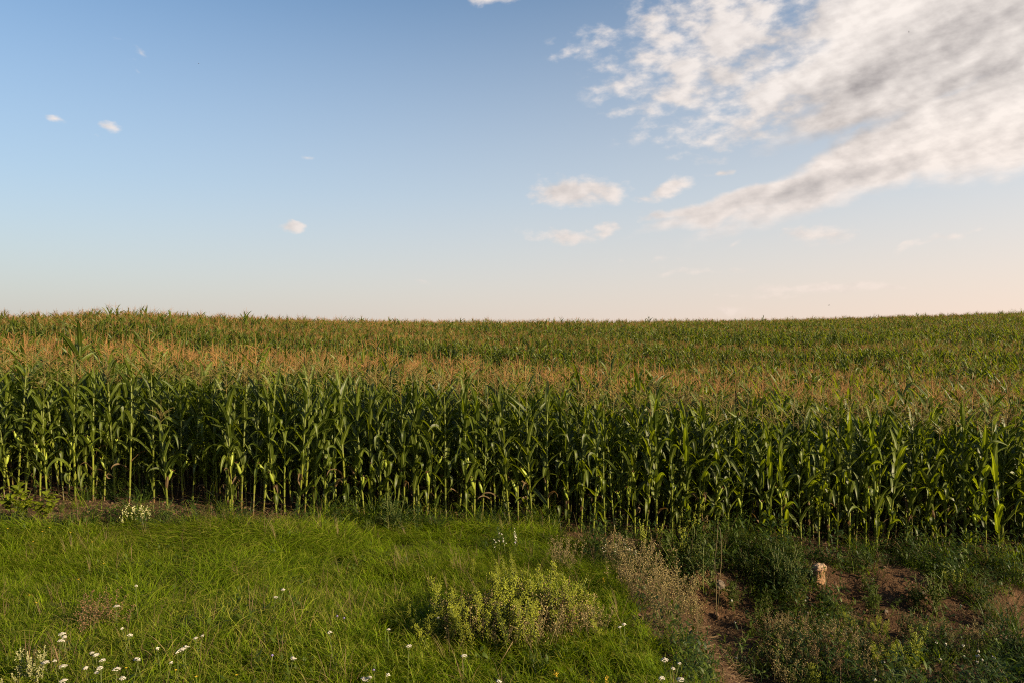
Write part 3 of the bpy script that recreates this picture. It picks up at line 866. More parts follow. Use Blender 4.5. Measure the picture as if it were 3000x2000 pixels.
csp = spike_weed(699, .6, 6, .22, 'plume', 'yellow_weed_leaf', .0065, 110)
put('spike_weed', csp, 2690, 1965, 145, .6, 'pale yellow spire of flowers standing tall in the lower right hollow', 'wildflower')
put('spike_weed', csp, 2385, 2030, 100, .6, 'pale cream spired weed at the lower edge of the hollow', 'wildflower')

# --- leafy weeds
lf = [leafy_weed(700 + k, .6, .45, 10, 46, 'weed_leaf', .020, .07) for k in range(3)]
dk = [leafy_weed(710 + k, .6, .5, 12, 60, 'dark_weed_leaf', .017, .055) for k in range(3)]
for (x, y, h, kk, lab) in [
    (2010, 1690, 150, lf[0], 'big bright green bush between the tan weeds and the dry twig'),
    (2062, 1720, 150, dk[0], 'dark green bush low beside the dry twig on its left'),
    (1965, 1660, 120, lf[1], 'green leafy weed below the green seed spikes'),
    (2290, 1745, 150, dk[1], 'tall dark green bush left of the upright rock'),
    (2335, 1752, 120, dk[2], 'dark green bush touching the left of the upright rock'),
    (2232, 1640, 85, lf[2], 'low bright green creeper at the foot of the corn, right of the dry twig'),
    (2175, 1618, 70, lf[0], 'small green creeper just right of the tip of the dry twig'),
    (2190, 1690, 85, dk[0], 'dark green weed right of the dry twig, halfway down'),
    (2150, 1790, 90, lf[1], 'green weed right of the foot of the dry twig'),
    (2225, 1850, 80, lf[2], 'leafy green weed right of the top of the bare gully'),
    (2270, 1905, 90, dk[1], 'dark leafy weed on the right side of the gully'),
    (2240, 1800, 75, lf[0], 'green weed in front of the tall dark bush'),
    (2560, 1815, 110, lf[1], 'upright green weed on the bank right of the rock'),
    (2735, 1810, 150, lf[2], 'tall green weed on the slope of the eroded bank'),
    (2690, 1790, 90, dk[2], 'dark weed beside the tall one on the bank'),
    (2660, 1870, 90, dk[0], 'dark green weed behind the pale yellow spire'),
    (2715, 1880, 85, lf[0], 'broad green weed right of the pale yellow spire'),
    (2440, 1800, 60, dk[1], 'small dark weed in front of the upright rock'),
    (2880, 1780, 85, dk[2], 'dark weed on the bank near the right edge'),
    (2640, 2020, 100, lf[1], 'green weed at the lower edge under the yellow spire'),
    (2770, 2020, 110, lf[2], 'green weed at the lower edge among the white flowers'),
    (2900, 2030, 110, dk[0], 'dark green weed in the lower right corner'),
    (2330, 2040, 90, lf[0], 'green weed at the bottom edge right of the gully'),
    (1150, 1568, 125, dk[1], 'dark leafy bush of weeds at the foot of the corn left of centre'),
    (1080, 1575, 60, lf[1], 'small green weed left of the dark bush at the corn foot'),
    (480, 1540, 85, dk[2], 'dark green weed round the foot of the short bushy corn'),
    (240, 1535, 40, dk[0], 'low dark green weed above the reddish earth at left'),
    (180, 1500, 35, lf[2], 'low green weed under the corn at left'),
    (1600, 1600, 45, lf[0], 'green weed at the grass edge left of the bare earth'),
]:
    put('leafy_weed', kk, x, y, h, .6, lab, 'weed')
# white-flecked weed at the corn foot
fw = spike_weed(705, .6, 9, .5, 'cream_petal', 'yellow_weed_leaf', .012, 26)
put('flowering_weed', fw, 385, 1555, 95, .6, 'pale green weed flecked with cream flowers before the short bushy corn', 'wildflower')
wf = spike_weed(706, .6, 6, .6, 'white_petal', 'weed_leaf', .014, 8)
put('flowering_weed', wf, 1490, 1625, 80, .6, 'green weed with few white flowers in the grass below the corn', 'wildflower')
wf2 = spike_weed(707, .6, 6, .6, 'white_petal', 'weed_leaf', .013, 9)
put('flowering_weed', wf2, 1835, 1670, 90, .6, 'weed with white flowers on top of the tan weeds', 'wildflower')
# round-leaved sapling at the far left
rl = leafy_weed(720, .6, .42, 5, 34, 'yellow_weed_leaf', .075, .10, True)
put('round_leaved_plant', rl, 62, 1540, 135, .6, 'yellow-green plant with large round leaves at the left edge', 'plant')
put('round_leaved_plant', rl, 132, 1535, 100, .6, 'smaller round-leaved plant right of the one at the left edge', 'plant')
put('round_leaved_plant', leafy_weed(722, .6, .3, 2, 12, 'yellow_weed_leaf', .07, .11, False), 535, 1785, 40, .6, 'small plant with a few yellow leaves in the open grass', 'plant')
# cream umbel head
uh = yarrow(730, .42, .06, 'cream_petal', 40)
put('cream_umbel', plume_weed(731, .65, 9, .16, 'weed_leaf', 'tan_seed'), 2762, 1915, 100, .65, 'weed with a dense rounded cream seed head at lower right', 'weed')
# young corn seedling
sd_ = MB(); r_ = random.Random(3)
for k in range(6): blade(sd_, (0, 0, .05 * k), k * 2.6, math.radians(62), .3, .035, .7, 7, 4, .4, .3, 0, None, 0, .9, 'corn', 1.4, r_)
ss_ = MB(); tube(ss_, [(0, 0, 0), (0, 0, .3)], [.008, .005], 5, 0, 0., [.5, .8])
thing('corn_seedling', {'stalk': ss_.mesh('seedling_stalk', [M['corn_stalk']]), 'foliage': sd_.mesh('seedling_foliage', LEAFM)}, at(2930, 1640), 'young knee-high corn seedling in front of the rows at the right edge', 'corn seedling')

# --- coarse grass tufts
cg = [grass_tuft(740 + k, 60, .4, .75, .1, .009, 1.2, M['coarse_grass'], .12, 7) for k in range(3)]
for (x, y, h, lab) in [(1585, 1985, 110, 'coarse dark grass tuft below the centre weed clump'), (2960, 1850, 140, 'tall coarse grass tuft at the right edge'),
                       (2990, 1930, 150, 'coarse grass tuft in the lower right, nearest the edge'), (2900, 1840, 110, 'coarse grass tuft left of the tall one at the right edge'),
                       (1180, 1540, 80, 'coarse grass tuft before the corn left of centre'), (1290, 1560, 75, 'coarse grass tuft under the corn at the centre'),
                       (1450, 1560, 70, 'coarse grass tuft under the corn right of the centre'), (820, 1575, 65, 'coarse grass tuft by the corn over the long grass'),
                       (2745, 1650, 70, 'coarse grass tuft on top of the bank'), (20, 1560, 70, 'coarse grass tuft at the left edge'), (920, 1580, 60, 'coarse grass tuft at the edge of the ploughed soil')]:
    p = at(x, y); o = obj('grass_tuft', cg[random.randrange(3)], None, p); o.rotation_euler.z = random.uniform(0, 6); o.scale = (h / pxm(p) / .6,) * 3
    tag(o, lab, 'grass tuft')

# --- yarrow
ya = [yarrow(750 + k, .42, .013 + .0055 * k, 'white_petal', 12 + 5 * k) for k in range(4)]
Q4 = [(945, 757), (1895, 757), (1872, 826), (818, 890), (900, 1015), (495, 1065), (800, 1100), (395, 1145), (1320, 1097), (1390, 1112), (1275, 1168), (1308, 1162), (1135, 1173), (665, 1210), (685, 1187), (375, 1252), (445, 1257), (640, 1275), (685, 1280), (430, 1310), (870, 1257), (1025, 1228), (730, 1310), (795, 1315), (1100, 1283), (660, 1350), (800, 1382), (500, 1385), (1228, 1217), (2320, 1072), (1965, 1225), (480, 1075)]
Q5 = [(655, 973), (318, 1060), (458, 1165), (85, 1373), (200, 1358), (222, 1380), (1005, 1393), (2240, 1215), (2250, 1245), (2235, 1305), (2265, 1355), (2325, 1345), (1945, 985), (1975, 1003), (828, 1250)]
Q = [(x / 2.352, 1400 + y / 2.352) for x, y in Q4] + [(1000 + x / 2.352, 1400 + y / 2.352) for x, y in Q5] + [(2000 + 1385 / 2.352, 1400 + 1275 / 2.352), (2000 + 1285 / 2.352, 1400 + 1388 / 2.352)]
for k, (x, y) in enumerate(Q):
    h = random.uniform(.34, .46); p = at(x, y, h)
    if x < 380 and y > 1830: lab, g = 'white yarrow in the thick patch at the lower left, by the rust-brown bush', 'yarrow by the brown bush'
    elif x < 700 and y > 1830: lab, g = 'white yarrow scattered in the grass right of the brown bush patch', 'scattered yarrow'
    elif 1900 < x < 2050: lab, g = 'white yarrow at the foot of the grass slope beside the gully', 'yarrow by the gully'
    elif x > 2050: lab, g = ('pale yarrow head in the middle of the hollow' if y < 1960 else 'pale yarrow head at the lower edge of the hollow'), None
    elif y < 1790 and x < 500: lab, g = ('lone white yarrow high in the left grass' if y < 1745 else 'white yarrow just right of the top of the rust-brown bush'), None
    elif y < 1790: lab, g = 'white yarrow, one of two alone in the middle of the left grass', 'two yarrow mid grass'
    elif 1200 < x < 1300: lab, g = 'large white flower head left of the yellow-green clump', None
    else: lab, g = 'white yarrow in the open grass towards the bottom centre', 'bottom centre yarrow'
    thing('yarrow', ya[k % 4], p, lab, 'wildflower', g, random.uniform(0, 6.28), (1., 1., h / .42), (random.gauss(0, .12), random.gauss(0, .12)))

# --- small flowers
yf = [small_flower(780 + k, .3, 'yellow_petal', .0115, 1) for k in range(3)]
for k, (x, y) in enumerate([(540, 712), (180, 832), (205, 870), (640, 452), (220, 440), (505, 378), (345, 352), (290, 370), (1240, 1335), (1360, 1390), (1645, 1395), (930, 1290), (55, 360), (700, 615)]):
    x, y = x / 2.352, 1400 + y / 2.352; p = at(x, y, .27)
    lab, g = (('small yellow flower at the grass edge by the reddish earth', 'yellow flowers by the earth') if y < 1600 else (('small yellow flower in the middle of the left grass', 'yellow flowers mid grass') if y < 1800 else ('small yellow flower near the bottom edge, right of the yarrow', 'yellow flowers at the bottom')))
    thing('yellow_flower', yf[k % 3], p, lab, 'wildflower', g, random.uniform(0, 6.28))
lfw = small_flower(790, .35, 'lilac_petal', .009, 1, True)
for x, y, lab in [(985, 1795, 'lilac flower in the grass above the lone white yarrow'), (1015, 1802, 'lilac flower left of the white flower head, in the open grass'), (1507, 1582, 'lilac flower beside the white-flowered weed'), (790, 1912, 'faint lilac flower low in the grass'), (1100, 1957, 'pale lilac flower near the bottom centre-left')]:
    thing('lilac_flower', lfw, at(x, y, .32), lab, 'wildflower', None, random.uniform(0, 6))
wb = [small_flower(795 + k, .25, 'white_petal', .015, 1, True) for k in range(2)]
for k, (x, y) in enumerate([(1750, 1130), (1815, 1150), (1920, 1145), (2045, 1185), (1970, 1212), (2065, 1225), (2025, 1222), (2155, 1228), (2172, 1220), (2040, 1245), (2055, 1262), (2075, 1310), (2145, 1308), (1805, 1252), (2062, 1292), (360, 845), (370, 972), (838, 832), (890, 922), (1010, 945), (1945, 870)]):
    x, y = 2000 + x / 2.352, 1400 + y / 2.352; p = at(x, y, .23)
    lab, g = (('small round white flower in the group at the lower right', 'white flowers at lower right') if y > 1860 and x > 2700 else ('tiny white flower among the weeds of the bank and hollow', 'tiny white flowers on the bank'))
    thing('white_flower', wb[k % 2], p, lab, 'wildflower', g, random.uniform(0, 6))

# --- undergrowth on the right: one mass of low weeds
up = [sprig(800 + k, ['weed_leaf', 'dark_weed_leaf', 'weed_leaf', 'dark_weed_leaf'][k % 4]) for k in range(6)] + [grass_tuft(820 + k, 12, .08, .22, .2, .004, 1.0, M[['grass', 'coarse_grass'][k % 2]], .05, 4) for k in range(4)] + [sprig(830 + k, ['weed_leaf', 'dark_weed_leaf', 'dark_weed_leaf'][k], 30, .014, .055, .36) for k in range(3)] + [grass_tuft(836 + k, 9, .15, .4, .3, .0032, .8, M[['pale_straw', 'dry_stem'][k]], .06, 4) for k in range(2)]
nc = 30000
ux = RNG.uniform(1.0, 9.5, nc); uy = RNG.uniform(6.5, 12.5, nc)
cov = fbm(ux * .75, uy * .9, 3, 141) + .10 * (uy < 9.6) - .02 * ((uy > 11.5) & (ux > 4)) - .5 * np.exp(-(((ux - 1.95) / .95) ** 2 + ((uy - 11.95) / .4) ** 2)) - .45 * np.exp(-((ux - 2.35 - .22 * (9.4 - uy)) / .68) ** 2) * (uy < 10.9) - .25 * np.exp(-(((ux - 6.2) / 1.6) ** 2 + ((uy - 10.6) / .5) ** 2))
ok = (RNG.random(nc) < sst(-.11, .12, cov)) & (grass_mask(ux, uy) < .5)
ux, uy = ux[ok], uy[ok]; n = len(ux)
scatter('undergrowth', np.column_stack([ux, uy, ground(ux, uy)]), np.stack([RNG.normal(0, .2, n), RNG.normal(0, .2, n), RNG.uniform(0, 6.28, n)], 1), RNG.uniform(.5, 1.0, n) + 1.2 * RNG.random(n) ** 4, RNG.integers(0, len(up), n), up, 'low mixed green weeds covering the bank and hollow at right', 'undergrowth')
# a few also at the foot of the corn
tall = [grass_tuft(840 + k, 26, .2, .55, .15, .007, 1.3, M[['coarse_grass', 'grass', 'coarse_grass'][k]], .08, 6) for k in range(3)] + [sprig(845 + k, ['dark_weed_leaf', 'weed_leaf'][k], 34, .018, .065, .38) for k in range(2)]
up = up + tall
nc = 5200
ux = RNG.uniform(-9.3, 9.3, nc); uy = RNG.uniform(10.9, 13.6, nc)
edge = np.abs(uy - np.minimum(grass_y(ux), 12.25) - .05)
ok = (RNG.random(nc) < sst(-.02, .2, fbm(ux * .8, uy * 1.2, 3, 171) + .30 * np.exp(-(edge / .32) ** 2) * (ux < 2.2) - .12 * (uy > 12.6) - .5 * np.exp(-(((ux - 1.95) / 1.1) ** 2 + ((uy - 12.1) / .7) ** 2)) - .10 * (ux > 2.8)))
ux, uy = ux[ok], uy[ok]; n = len(ux)
scatter('ground_weeds', np.column_stack([ux, uy, ground(ux, uy)]), np.stack([RNG.normal(0, .2, n), RNG.normal(0, .2, n), RNG.uniform(0, 6.28, n)], 1), RNG.uniform(.6, 1.3, n), np.where(RNG.random(n) < .8 * sst(-.05, .15, fbm(ux * 1.1, uy * .3, 2, 181) + .05), RNG.integers(len(up) - 5, len(up), n), RNG.integers(0, len(up), n)), up, 'ragged fringe of weeds and coarse grass along the foot of the corn', 'undergrowth')

# --- straw litter and clods
def straw(seed):
    r = random.Random(seed); mb = MB()
    for k in range(7):
        a = r.uniform(0, 6.28); p = Vector((r.gauss(0, .1), r.gauss(0, .1), r.uniform(.004, .03))); d = Vector((math.cos(a), math.sin(a), r.gauss(0, .12))) * r.uniform(.05, .16)
        tube(mb, [p - d, p + Vector((0, 0, .008)), p + d], [.0018, .0024, .0015], 3, 0, r.random())
    return mb.mesh('straw', [M['pale_straw']])


sp_ = [straw(850 + k) for k in range(5)]
nc = 9500
ux = RNG.uniform(-9, 9.5, nc); uy = RNG.uniform(6.5, 12.8, nc)
ok = (grass_mask(ux, uy) < .35) & (RNG.random(nc) < .35 + .5 * np.exp(-((ux - 2.5) / .7) ** 2))
ux, uy = ux[ok], uy[ok]; n = len(ux)
scatter('straw_litter', np.column_stack([ux, uy, ground(ux, uy)]), np.stack([RNG.normal(0, .15, n), RNG.normal(0, .15, n), RNG.uniform(0, 6.28, n)], 1), RNG.uniform(.35, .95, n), RNG.integers(0, 5, n), sp_, 'dry straw and stalk bits strewn over the bare soil', 'straw litter')


def lump(seed, sub=2, amp=.35, scale=(1, 1, .7), mat='red_clod', oct=2, freq=2.2):
    import bmesh
    bm = bmesh.new(); bmesh.ops.create_icosphere(bm, subdivisions=sub, radius=1.)
    r = random.Random(seed); ox, oy = r.uniform(0, 50), r.uniform(0, 50)
    for v in bm.verts:
        c = v.co; q = float(fbm(np.array([c.x * freq + ox + c.z * 1.3]), np.array([c.y * freq + oy - c.z * 1.7]), oct, seed)[0])
        v.co = Vector((c.x * scale[0], c.y * scale[1], c.z * scale[2])) * (1 + amp * 2 * q)
    me = bpy.data.meshes.new('lump'); bm.to_mesh(me); bm.free(); me.materials.append(M[mat])
    return me


cp = [lump(870 + k, 1, .5) for k in range(4)]
nc = 15000
ux = RNG.uniform(-9.5, 9.5, nc); uy = RNG.uniform(6.5, 14, nc)
ok = (grass_mask(ux, uy) < .4) & (RNG.random(nc) < .7)
ux, uy = ux[ok], uy[ok]; n = len(ux)
scatter('soil_clods', np.column_stack([ux, uy, ground(ux, uy)]), np.stack([RNG.uniform(0, 6, n), RNG.uniform(0, 6, n), RNG.uniform(0, 6.28, n)], 1), .006 + .034 * RNG.random(n) ** 3.5, RNG.integers(0, 4, n), cp, 'small reddish clods of earth lying on the bare soil', 'clods')


# --- stones, twig, sticks
def rock_mesh():
    import bmesh
    bm = bmesh.new(); bmesh.ops.create_icosphere(bm, subdivisions=5, radius=1.)
    for v in bm.verts:
        c = v.co.copy(); z = c.z
        # a blocky post: squared in plan, a knob at the top and a waist below it
        m = max(abs(c.x), abs(c.y), 1e-6); l = math.hypot(c.x, c.y)
        sq = (l / m) ** .45 if l > 1e-6 else 1
        rr = .082 * (1 + .10 * math.exp(-((z - .5) / .22) ** 2) - .10 * math.exp(-((z - .12) / .2) ** 2) + .10 * (z < -.2) * min(1, (-.2 - z) * 2))
        horiz = max(0., 1 - abs(z) ** 6) ** .3
        hx, hy = (c.x / l, c.y / l) if l > 1e-6 else (0, 0)
        x = hx * rr * sq * horiz + .02 * z; y = hy * rr * .85 * sq * horiz; zz = .145 + .165 * (abs(z) ** .85 * (1 if z > 0 else -1))
        q = float(fbm(np.array([x * 22 + zz * 11]), np.array([y * 22 + zz * 17]), 4, 5)[0]); k = 1 + .42 * q + .12 * float(fbm(np.array([x * 60 + 9]), np.array([y * 60 + zz * 50]), 2, 8)[0])
        v.co = Vector((x * k + .02 * (zz - .15), y * k, zz + .02 * q))
    me = bpy.data.meshes.new('rock'); bm.to_mesh(me); bm.free(); me.materials.append(M['sandstone'])
    return me


p = at(2398, 1708)
o = obj('rock', rock_mesh(), None, p - Vector((0, 0, .02))); o.rotation_euler = (.05, -.06, .35); o.scale = (1.15, 1.15, .94)
tag(o, 'upright reddish sandstone rock with a pale knobbly top on the bank', 'rock')
for (x, y, w, h, mt, lab) in [(2108, 1722, 26, 22, 'grey_stone', 'rounded grey-brown stone beside the dry twig'), (2436, 1754, 8, 8, 'white_stone', 'small white stone in front of the upright rock'),
                              (1838, 1577, 9, 8, 'grey_stone', 'pale stone on the bare reddish earth patch'), (2705, 1742, 12, 6, 'grey_stone', 'flat pale stone on the slope of the bank'),
                              (2098, 1808, 14, 16, 'red_clod', 'reddish stone at the foot of the dry twig'), (2156, 1931, 9, 5, 'white_stone', 'small white stone in the bare gully'),
                              (2595, 1796, 10, 8, 'grey_stone', 'tan stone on the bank right of the rock'), (2915, 1688, 12, 6, 'grey_stone', 'pale flat stone on the bank near the right edge'),
                              (2590, 1666, 11, 6, 'red_clod', 'reddish stone at the top of the eroded bank'), (680, 1532, 12, 14, 'red_clod', 'reddish stone at the foot of the left corn rows')]:
    p = at(x, y); s = w / pxm(p)
    o = obj('stone', lump(int(x), 3, .3, (1, .9, h / w), mt, 3), None, p + Vector((0, 0, s * .3))); o.scale = (s * .62,) * 3; tag(o, lab, 'stone')

tw = MB(); r_ = random.Random(9); p0 = at(2100, 1815); pm = pxm(p0)


def W(px, py, dy=0.):            # metres in the twig's own frame
    return Vector(((px - 2100) / pm, dy, (1815 - py) / pm))


tube(tw, [W(2100, 1820), W(2098, 1760), W(2099, 1705), W(2096, 1640, .02), W(2103, 1580, .04), W(2106, 1548, .05)], [.0085, .0075, .006, .005, .0045, .003], 6, 0, [.1, .2, .4, .5, .6, .7])
tube(tw, [W(2099, 1710), W(2108, 1690, -.02), W(2112, 1640, -.03), W(2112, 1600, -.03), W(2109, 1549, -.02)], [.006, .006, .005, .0045, .003], 6, 0, [.3, .5, .6, .7, .8])
tube(tw, [W(2098, 1705), W(2091, 1680), W(2094, 1640, .02)], [.004, .004, .003], 5, 0, .4)
tube(tw, [W(2101, 1790), W(2107, 1740), W(2106, 1715)], [.006, .0045, .003], 5, 0, .3)
o = obj('dry_twig', tw.mesh('dry_twig', [M['dry_stem']]), None, p0); tag(o, 'tall forked bare twig standing upright among the weeds', 'twig')


def stick(pa, pb, rad, lab, mt='pale_straw', lift=.03, cat='stick'):
    a = at(*pa); b = at(*pb); c = (a + b) / 2; mb = MB(); d = (b - a) / 2
    tube(mb, [-d, Vector((0, 0, .01)), d], [rad, rad * .9, rad * .6], 5, 0, .7)
    o = obj('dry_stick', mb.mesh('dry_stick', [M[mt]]), None, c + Vector((0, 0, lift))); tag(o, lab, cat)


stick((2092, 1724), (2165, 1748), .011, 'brown stick lying aslant under the grey-brown stone', 'dry_stem')
stick((2110, 1892), (2135, 1912), .005, 'pale stick lying in the bare gully')
stick((2080, 1938), (2118, 1955), .004, 'thin pale straw lying low in the gully')
stick((2470, 1772), (2500, 1776), .004, 'white straw lying in front of the bank')
stick((270, 1497), (302, 1500), .012, 'broken pale corn stalk lying on the soil at left')
stick((275, 1520), (310, 1508), .009, 'second broken pale stalk on the soil at left, slanting up')
mb = MB(); tube(mb, [(0, 0, 0), (.12, 0, .2)], [.004, .003], 4, 0, .9)
o = obj('dry_stick', mb.mesh('dry_stick', [M['pale_straw']]), None, at(1464, 1915, .25) + Vector((0, -.1, .2))); tag(o, 'pale dry stalk slanting out of the centre weed clump', 'stick')


# --- birds
def bird_mesh(flap):
    mb = MB()
    prof = [(-.085, .004), (-.06, .012), (-.02, .019), (.03, .018), (.055, .013), (.068, .014), (.08, .009), (.092, .002)]
    tube(mb, [(x, 0, 0) for x, _ in prof], [w for _, w in prof], 8)
    for s in (1, -1):
        V = []; k = 6
        for i in range(k + 1):
            t = i / k; yy = s * (.012 + .165 * t); zz = flap * math.sin(t * 1.8) * .09; xx = .03 - .075 * t ** 1.6; ch = .055 * (1 - t) ** .6 + .006
            V += [(xx, yy, zz), (xx - ch, yy, zz - .004), (xx - ch * .5, yy, zz + .008)]
        Fc = []
        for i in range(k):
            a = i * 3; b = a + 3
            Fc += [(a, b, b + 2, a + 2), (a + 2, b + 2, b + 1, a + 1), (a + 1, b + 1, b, a)]
        Fc += [(0, 2, 1), (k * 3, k * 3 + 1, k * 3 + 2)]
        mb.add(V, Fc)
        mb.add([(-.08, 0, .003), (-.14, s * .022, .0), (-.09, s * .008, -.004), (-.08, 0, -.003)], [(0, 2, 1), (3, 1, 2), (0, 1, 3)])
    return mb.mesh('bird', [M['feather']])


for (x, y, d, fl, rz, lab) in [(2428, 895, 75, .5, 2.9, 'small dark bird flying low above the corn skyline at right'), (582, 187, 95, -.3, .4, 'tiny dark bird high in the clear blue sky at left'), (2663, 95, 85, .8, 2.2, 'tiny dark bird flying in front of the grey clouds')]:
    o = obj('bird', bird_mesh(fl), None, ((x - 1500) / F * d, d, CZ + (1000 - y) / F * d)); o.rotation_euler = (.2, -.1, rz); tag(o, lab, 'bird')


# ------------------------------------------------------------------ light, sky, camera
SUN_AZ = math.radians(122); SUN_EL = math.radians(20)      # azimuth clockwise from the view direction
sd = Vector((math.sin(SUN_AZ) * math.cos(SUN_EL), math.cos(SUN_AZ) * math.cos(SUN_EL), math.sin(SUN_EL)))
L = bpy.data.lights.new('sun', 'SUN'); L.energy = 5.0; L.angle = math.radians(.6); L.color = (1., .80, .50)
lo = bpy.data.objects.new('sun', L); COL.objects.link(lo); lo.rotation_euler = sd.to_track_quat('Z', 'Y').to_euler()

w = bpy.data.worlds.new('World'); S.world = w; w.use_nodes = True
nt = w.node_tree; nt.nodes.clear(); LK = nt.links.new
tc = N(nt, 'ShaderNodeTexCoord'); D = tc.outputs['Generated']
sky = N(nt, 'ShaderNodeTexSky'); sky.sky_type = 'NISHITA'; sky.sun_disc = False
sky.sun_elevation = SUN_EL; sky.sun_rotation = SUN_AZ; sky.air_density = 1.0; sky.dust_density = 1.6; sky.ozone_density = 1.6
sx = N(nt, 'ShaderNodeSeparateXYZ'); LK(D, sx.inputs[0]); dx, dy, dz = sx.outputs
az = mth(nt, 'ARCTAN2', dx, dy); el = mth(nt, 'ARCSINE', dz)
ae = N(nt, 'ShaderNodeCombineXYZ'); LK(az, ae.inputs[0]); LK(el, ae.inputs[1]); AE = ae.outputs[0]
SKY = mixc(nt, 1., sky.outputs[0], (.97, 1.07, 1.12), 'MULTIPLY')
# haze near the horizon, warmer and thicker towards the sun
tosun = mrange(nt, az, -.7, .62, 0, 1)
hz_col = mixc(nt, tosun, mixc(nt, mrange(nt, el, 0, .2), (4.25, 3.9, 3.65), (3.35, 3.65, 3.85)), mixc(nt, mrange(nt, el, .0, .19), (6.7, 5.15, 4.2), (6.2, 5.9, 5.6)))
hz_top = mrange(nt, tosun, 0, 1, .40, .54)
hz = mth(nt, 'POWER', mth(nt, 'SUBTRACT', 1., mth(nt, 'DIVIDE', mth(nt, 'MAXIMUM', el, 0.), hz_top), clamp=True), 1.15)
hz = mth(nt, 'MULTIPLY', hz, mrange(nt, tosun, 0, 1, .86, .98))
base = mixc(nt, hz, SKY, hz_col)

# clouds: soft patches (photo pixel centre, half sizes, slope angle, weight) as sky directions, broken up by noise
CA = [(2120, 120, 390, 210, -18, .80), (2330, 250, 420, 110, -20, .85), (2020, 275, 250, 62, -8, .62), (1730, 130, 130, 56, -12, .52), (1900, 60, 120, 60, -10, .5), (2480, 60, 260, 140, -15, .85),
      (1690, 560, 140, 46, 4, .98), (1650, 690, 130, 22, 3, .85), (1760, 680, 36, 28, 0, .8), (1985, 545, 90, 24, -10, .85), (2105, 510, 56, 13, -6, .6), (1870, 580, 80, 24, 0, .5), (1920, 632, 70, 26, -8, .72),
      (2420, 682, 160, 30, -2, .85), (850, 660, 54, 17, 6, .82), (313, 368, 36, 17, 0, .55), (296, 398, 38, 12, 0, .42), (175, 356, 66, 13, 3, .36), (382, 155, 62, 16, 26, .30), (385, 205, 50, 18, 40, .30),
      (1450, -5, 130, 26, 0, .45), (2400, 838, 190, 18, -2, .72), (2570, 832, 70, 15, 8, .75), (2240, 870, 160, 12, -1, .5), (2750, 700, 160, 14, -12, .45), (2050, 800, 130, 14, -4, .5), (1905, 770, 95, 18, 0, .42), (1245, 828, 60, 10, 0, .38), (2150, 915, 120, 16, 0, .6), (920, 448, 30, 8, 0, .32), (2110, 720, 60, 13, -20, .28)]
CB = [(2760, 90, 520, 210, -17, 1.15), (2600, 260, 430, 75, -22, .95), (2640, 428, 620, 100, -21, 1.15), (2990, 310, 430, 165, -19, 1.25), (2260, 568, 400, 40, -14, 1.0), (2060, 618, 180, 26, -8, .8)]
wn = N(nt, 'ShaderNodeTexNoise'); wn.inputs['Scale'].default_value = 16; wn.inputs['Detail'].default_value = 6; LK(AE, wn.inputs['Vector'])
wv = N(nt, 'ShaderNodeVectorMath', operation='SUBTRACT'); LK(wn.outputs['Color'], wv.inputs[0]); wv.inputs[1].default_value = (.5, .5, .5)
ws = N(nt, 'ShaderNodeVectorMath', operation='MULTIPLY'); LK(wv.outputs[0], ws.inputs[0]); ws.inputs[1].default_value = (.075, .030, 0)
wa = N(nt, 'ShaderNodeVectorMath', operation='ADD'); LK(AE, wa.inputs[0]); LK(ws.outputs[0], wa.inputs[1])


def ellipses(items):
    res = None
    for (px, py, a, b, ang, wt) in items:
        if wt == 0: continue
        A_ = math.atan((px - 1500) / F); E_ = math.atan((1000 - py) / F * math.cos(A_)); ca = math.cos(A_)
        mp = N(nt, 'ShaderNodeMapping'); mp.vector_type = 'TEXTURE'
        mp.inputs['Location'].default_value = (A_, E_, 0); mp.inputs['Rotation'].default_value = (0, 0, math.radians(-ang)); mp.inputs['Scale'].default_value = (a / F * ca ** 2 * 1.35, b / F * ca * 1.35, 1)
        LK(wa.outputs[0], mp.inputs['Vector'])
        ln = N(nt, 'ShaderNodeVectorMath', operation='LENGTH'); LK(mp.outputs[0], ln.inputs[0])
        v = mrange(nt, ln.outputs['Value'], 1., 0., 0., wt * 1.25)
        res = v if res is None else mth(nt, 'MAXIMUM', res, v)
    return res


covA = ellipses(CA); covB = ellipses(CB)


def cn(off, sc=(1, 1, 1), scale=3.2, det=7, rough=.55):
    mp = N(nt, 'ShaderNodeMapping'); mp.inputs['Location'].default_value = off; mp.inputs['Scale'].default_value = sc
    mp.inputs['Rotation'].default_value = (0, 0, math.radians(-18))
    LK(AE, mp.inputs['Vector'])
    n = N(nt, 'ShaderNodeTexNoise'); n.inputs['Scale'].default_value = scale; n.inputs['Detail'].default_value = det; n.inputs['Roughness'].default_value = rough
    LK(mp.outputs[0], n.inputs['Vector']); return n.outputs[0]


a1 = cn((0, 0, 0), (.95, 1.75, 1), 25, 6, .55)
a2 = cn((.009, -.007, 0), (.95, 1.75, 1), 25, 4, .5)           # the same field a step towards the sun
b1 = cn((2, 1, 0), (.75, 1.8, 1), 9, 8, .56)
n3 = cn((4, 2, 0), (.8, 1.9, 1), 8, 5)
denA = mth(nt, 'ADD', covA, mth(nt, 'MULTIPLY', mth(nt, 'SUBTRACT', a1, .5), mrange(nt, covA, .3, 1.0, 2.1, 1.9)))
alA = mth(nt, 'MULTIPLY', mrange(nt, denA, .18, .90, 0, .95, True), mrange(nt, covA, .03, .25, 0, 1, True))
denB = mth(nt, 'ADD', covB, mth(nt, 'MULTIPLY', mth(nt, 'SUBTRACT', b1, .5), mrange(nt, covB, .4, 1.0, 1.5, .5)))
alB = mth(nt, 'MULTIPLY', mrange(nt, denB, .22, .74, 0, 1, True), mrange(nt, covB, .03, .25, 0, 1, True))
alpha = mth(nt, 'SUBTRACT', 1., mth(nt, 'MULTIPLY', mth(nt, 'SUBTRACT', 1., alA), mth(nt, 'SUBTRACT', 1., alB)))
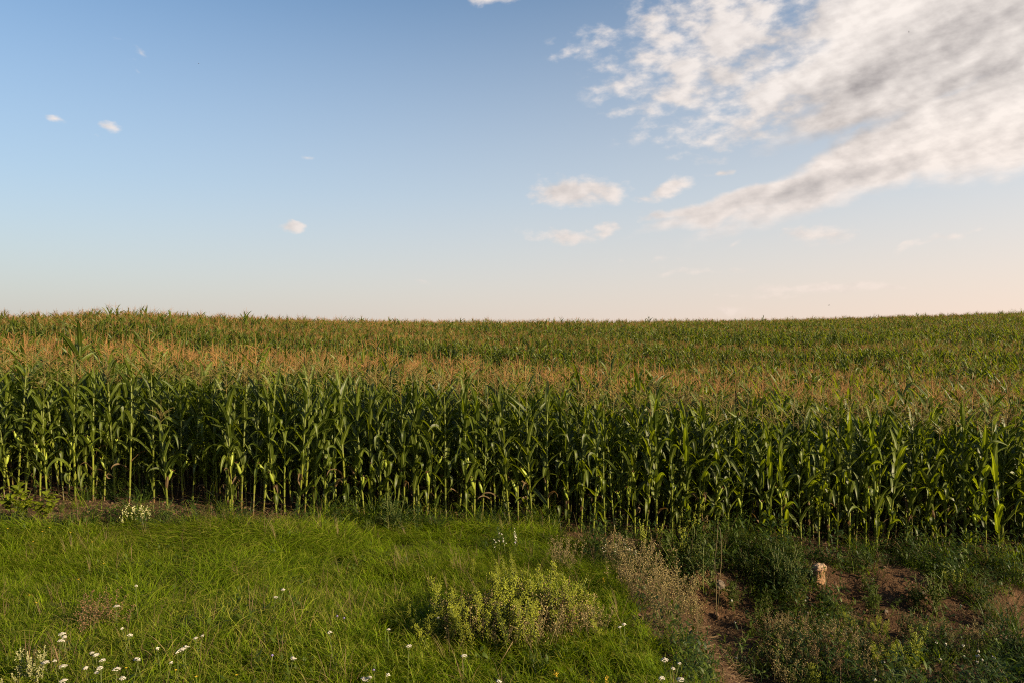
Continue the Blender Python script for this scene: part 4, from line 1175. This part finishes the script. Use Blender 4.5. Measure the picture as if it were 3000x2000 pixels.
# the thick parts of the bank that hang in their own shade
SH = [(2860, 80, 420, 110, -16, .78), (2560, 225, 460, 75, -22, .85), (2880, 215, 330, 70, -14, .8), (2500, 385, 380, 62, -14, .75), (2330, 560, 380, 30, -10, .6), (2300, 115, 260, 50, -25, .45), (1665, 562, 100, 26, 0, .35), (2300, 680, 80, 16, 0, .2)]
shade = ellipses(SH)
lit = mth(nt, 'ADD', .92, mth(nt, 'ADD', mth(nt, 'MULTIPLY', mth(nt, 'SUBTRACT', a1, a2), 1.1), mth(nt, 'MULTIPLY', mth(nt, 'SUBTRACT', b1, .55), .5)))
shn = mth(nt, 'MULTIPLY', shade, mrange(nt, n3, .30, .68, .72, 1.05))
lit = mth(nt, 'SUBTRACT', lit, mth(nt, 'MULTIPLY', shn, .68), clamp=True)
low = mrange(nt, el, .05, .30, 0, 1)
bright = mixc(nt, low, (6.4, 5.4, 4.8), mixc(nt, mrange(nt, az, .15, .6), (6.3, 5.7, 5.3), (7.0, 6.4, 5.9)))
ccol = mixc(nt, lit, (2.3, 2.08, 2.05), bright)
final = mixc(nt, mth(nt, 'MULTIPLY', alpha, mrange(nt, el, .02, .22, .5, .95)), base, ccol)
bg = N(nt, 'ShaderNodeBackground'); bg.inputs['Strength'].default_value = .0562; LK(final, bg.inputs['Color'])
ow = N(nt, 'ShaderNodeOutputWorld'); LK(bg.outputs[0], ow.inputs[0])

cam = bpy.data.cameras.new('camera'); co = bpy.data.objects.new('camera', cam); COL.objects.link(co)
co.location = (0, 0, CZ); co.rotation_euler = (math.radians(90), 0, 0)
cam.sensor_width = 36; cam.lens = F / 3000 * 36; cam.clip_start = .1; cam.clip_end = 5000
S.camera = co
S.view_settings.view_transform = 'Standard'; S.view_settings.look = 'None'; S.view_settings.exposure = 1.40; S.view_settings.gamma = 1
S.cycles.filter_width = 1.1; S.cycles.use_denoising = False
S.cycles.max_bounces = 6; S.cycles.diffuse_bounces = 3; S.cycles.glossy_bounces = 2; S.cycles.transmission_bounces = 4; S.cycles.transparent_max_bounces = 4
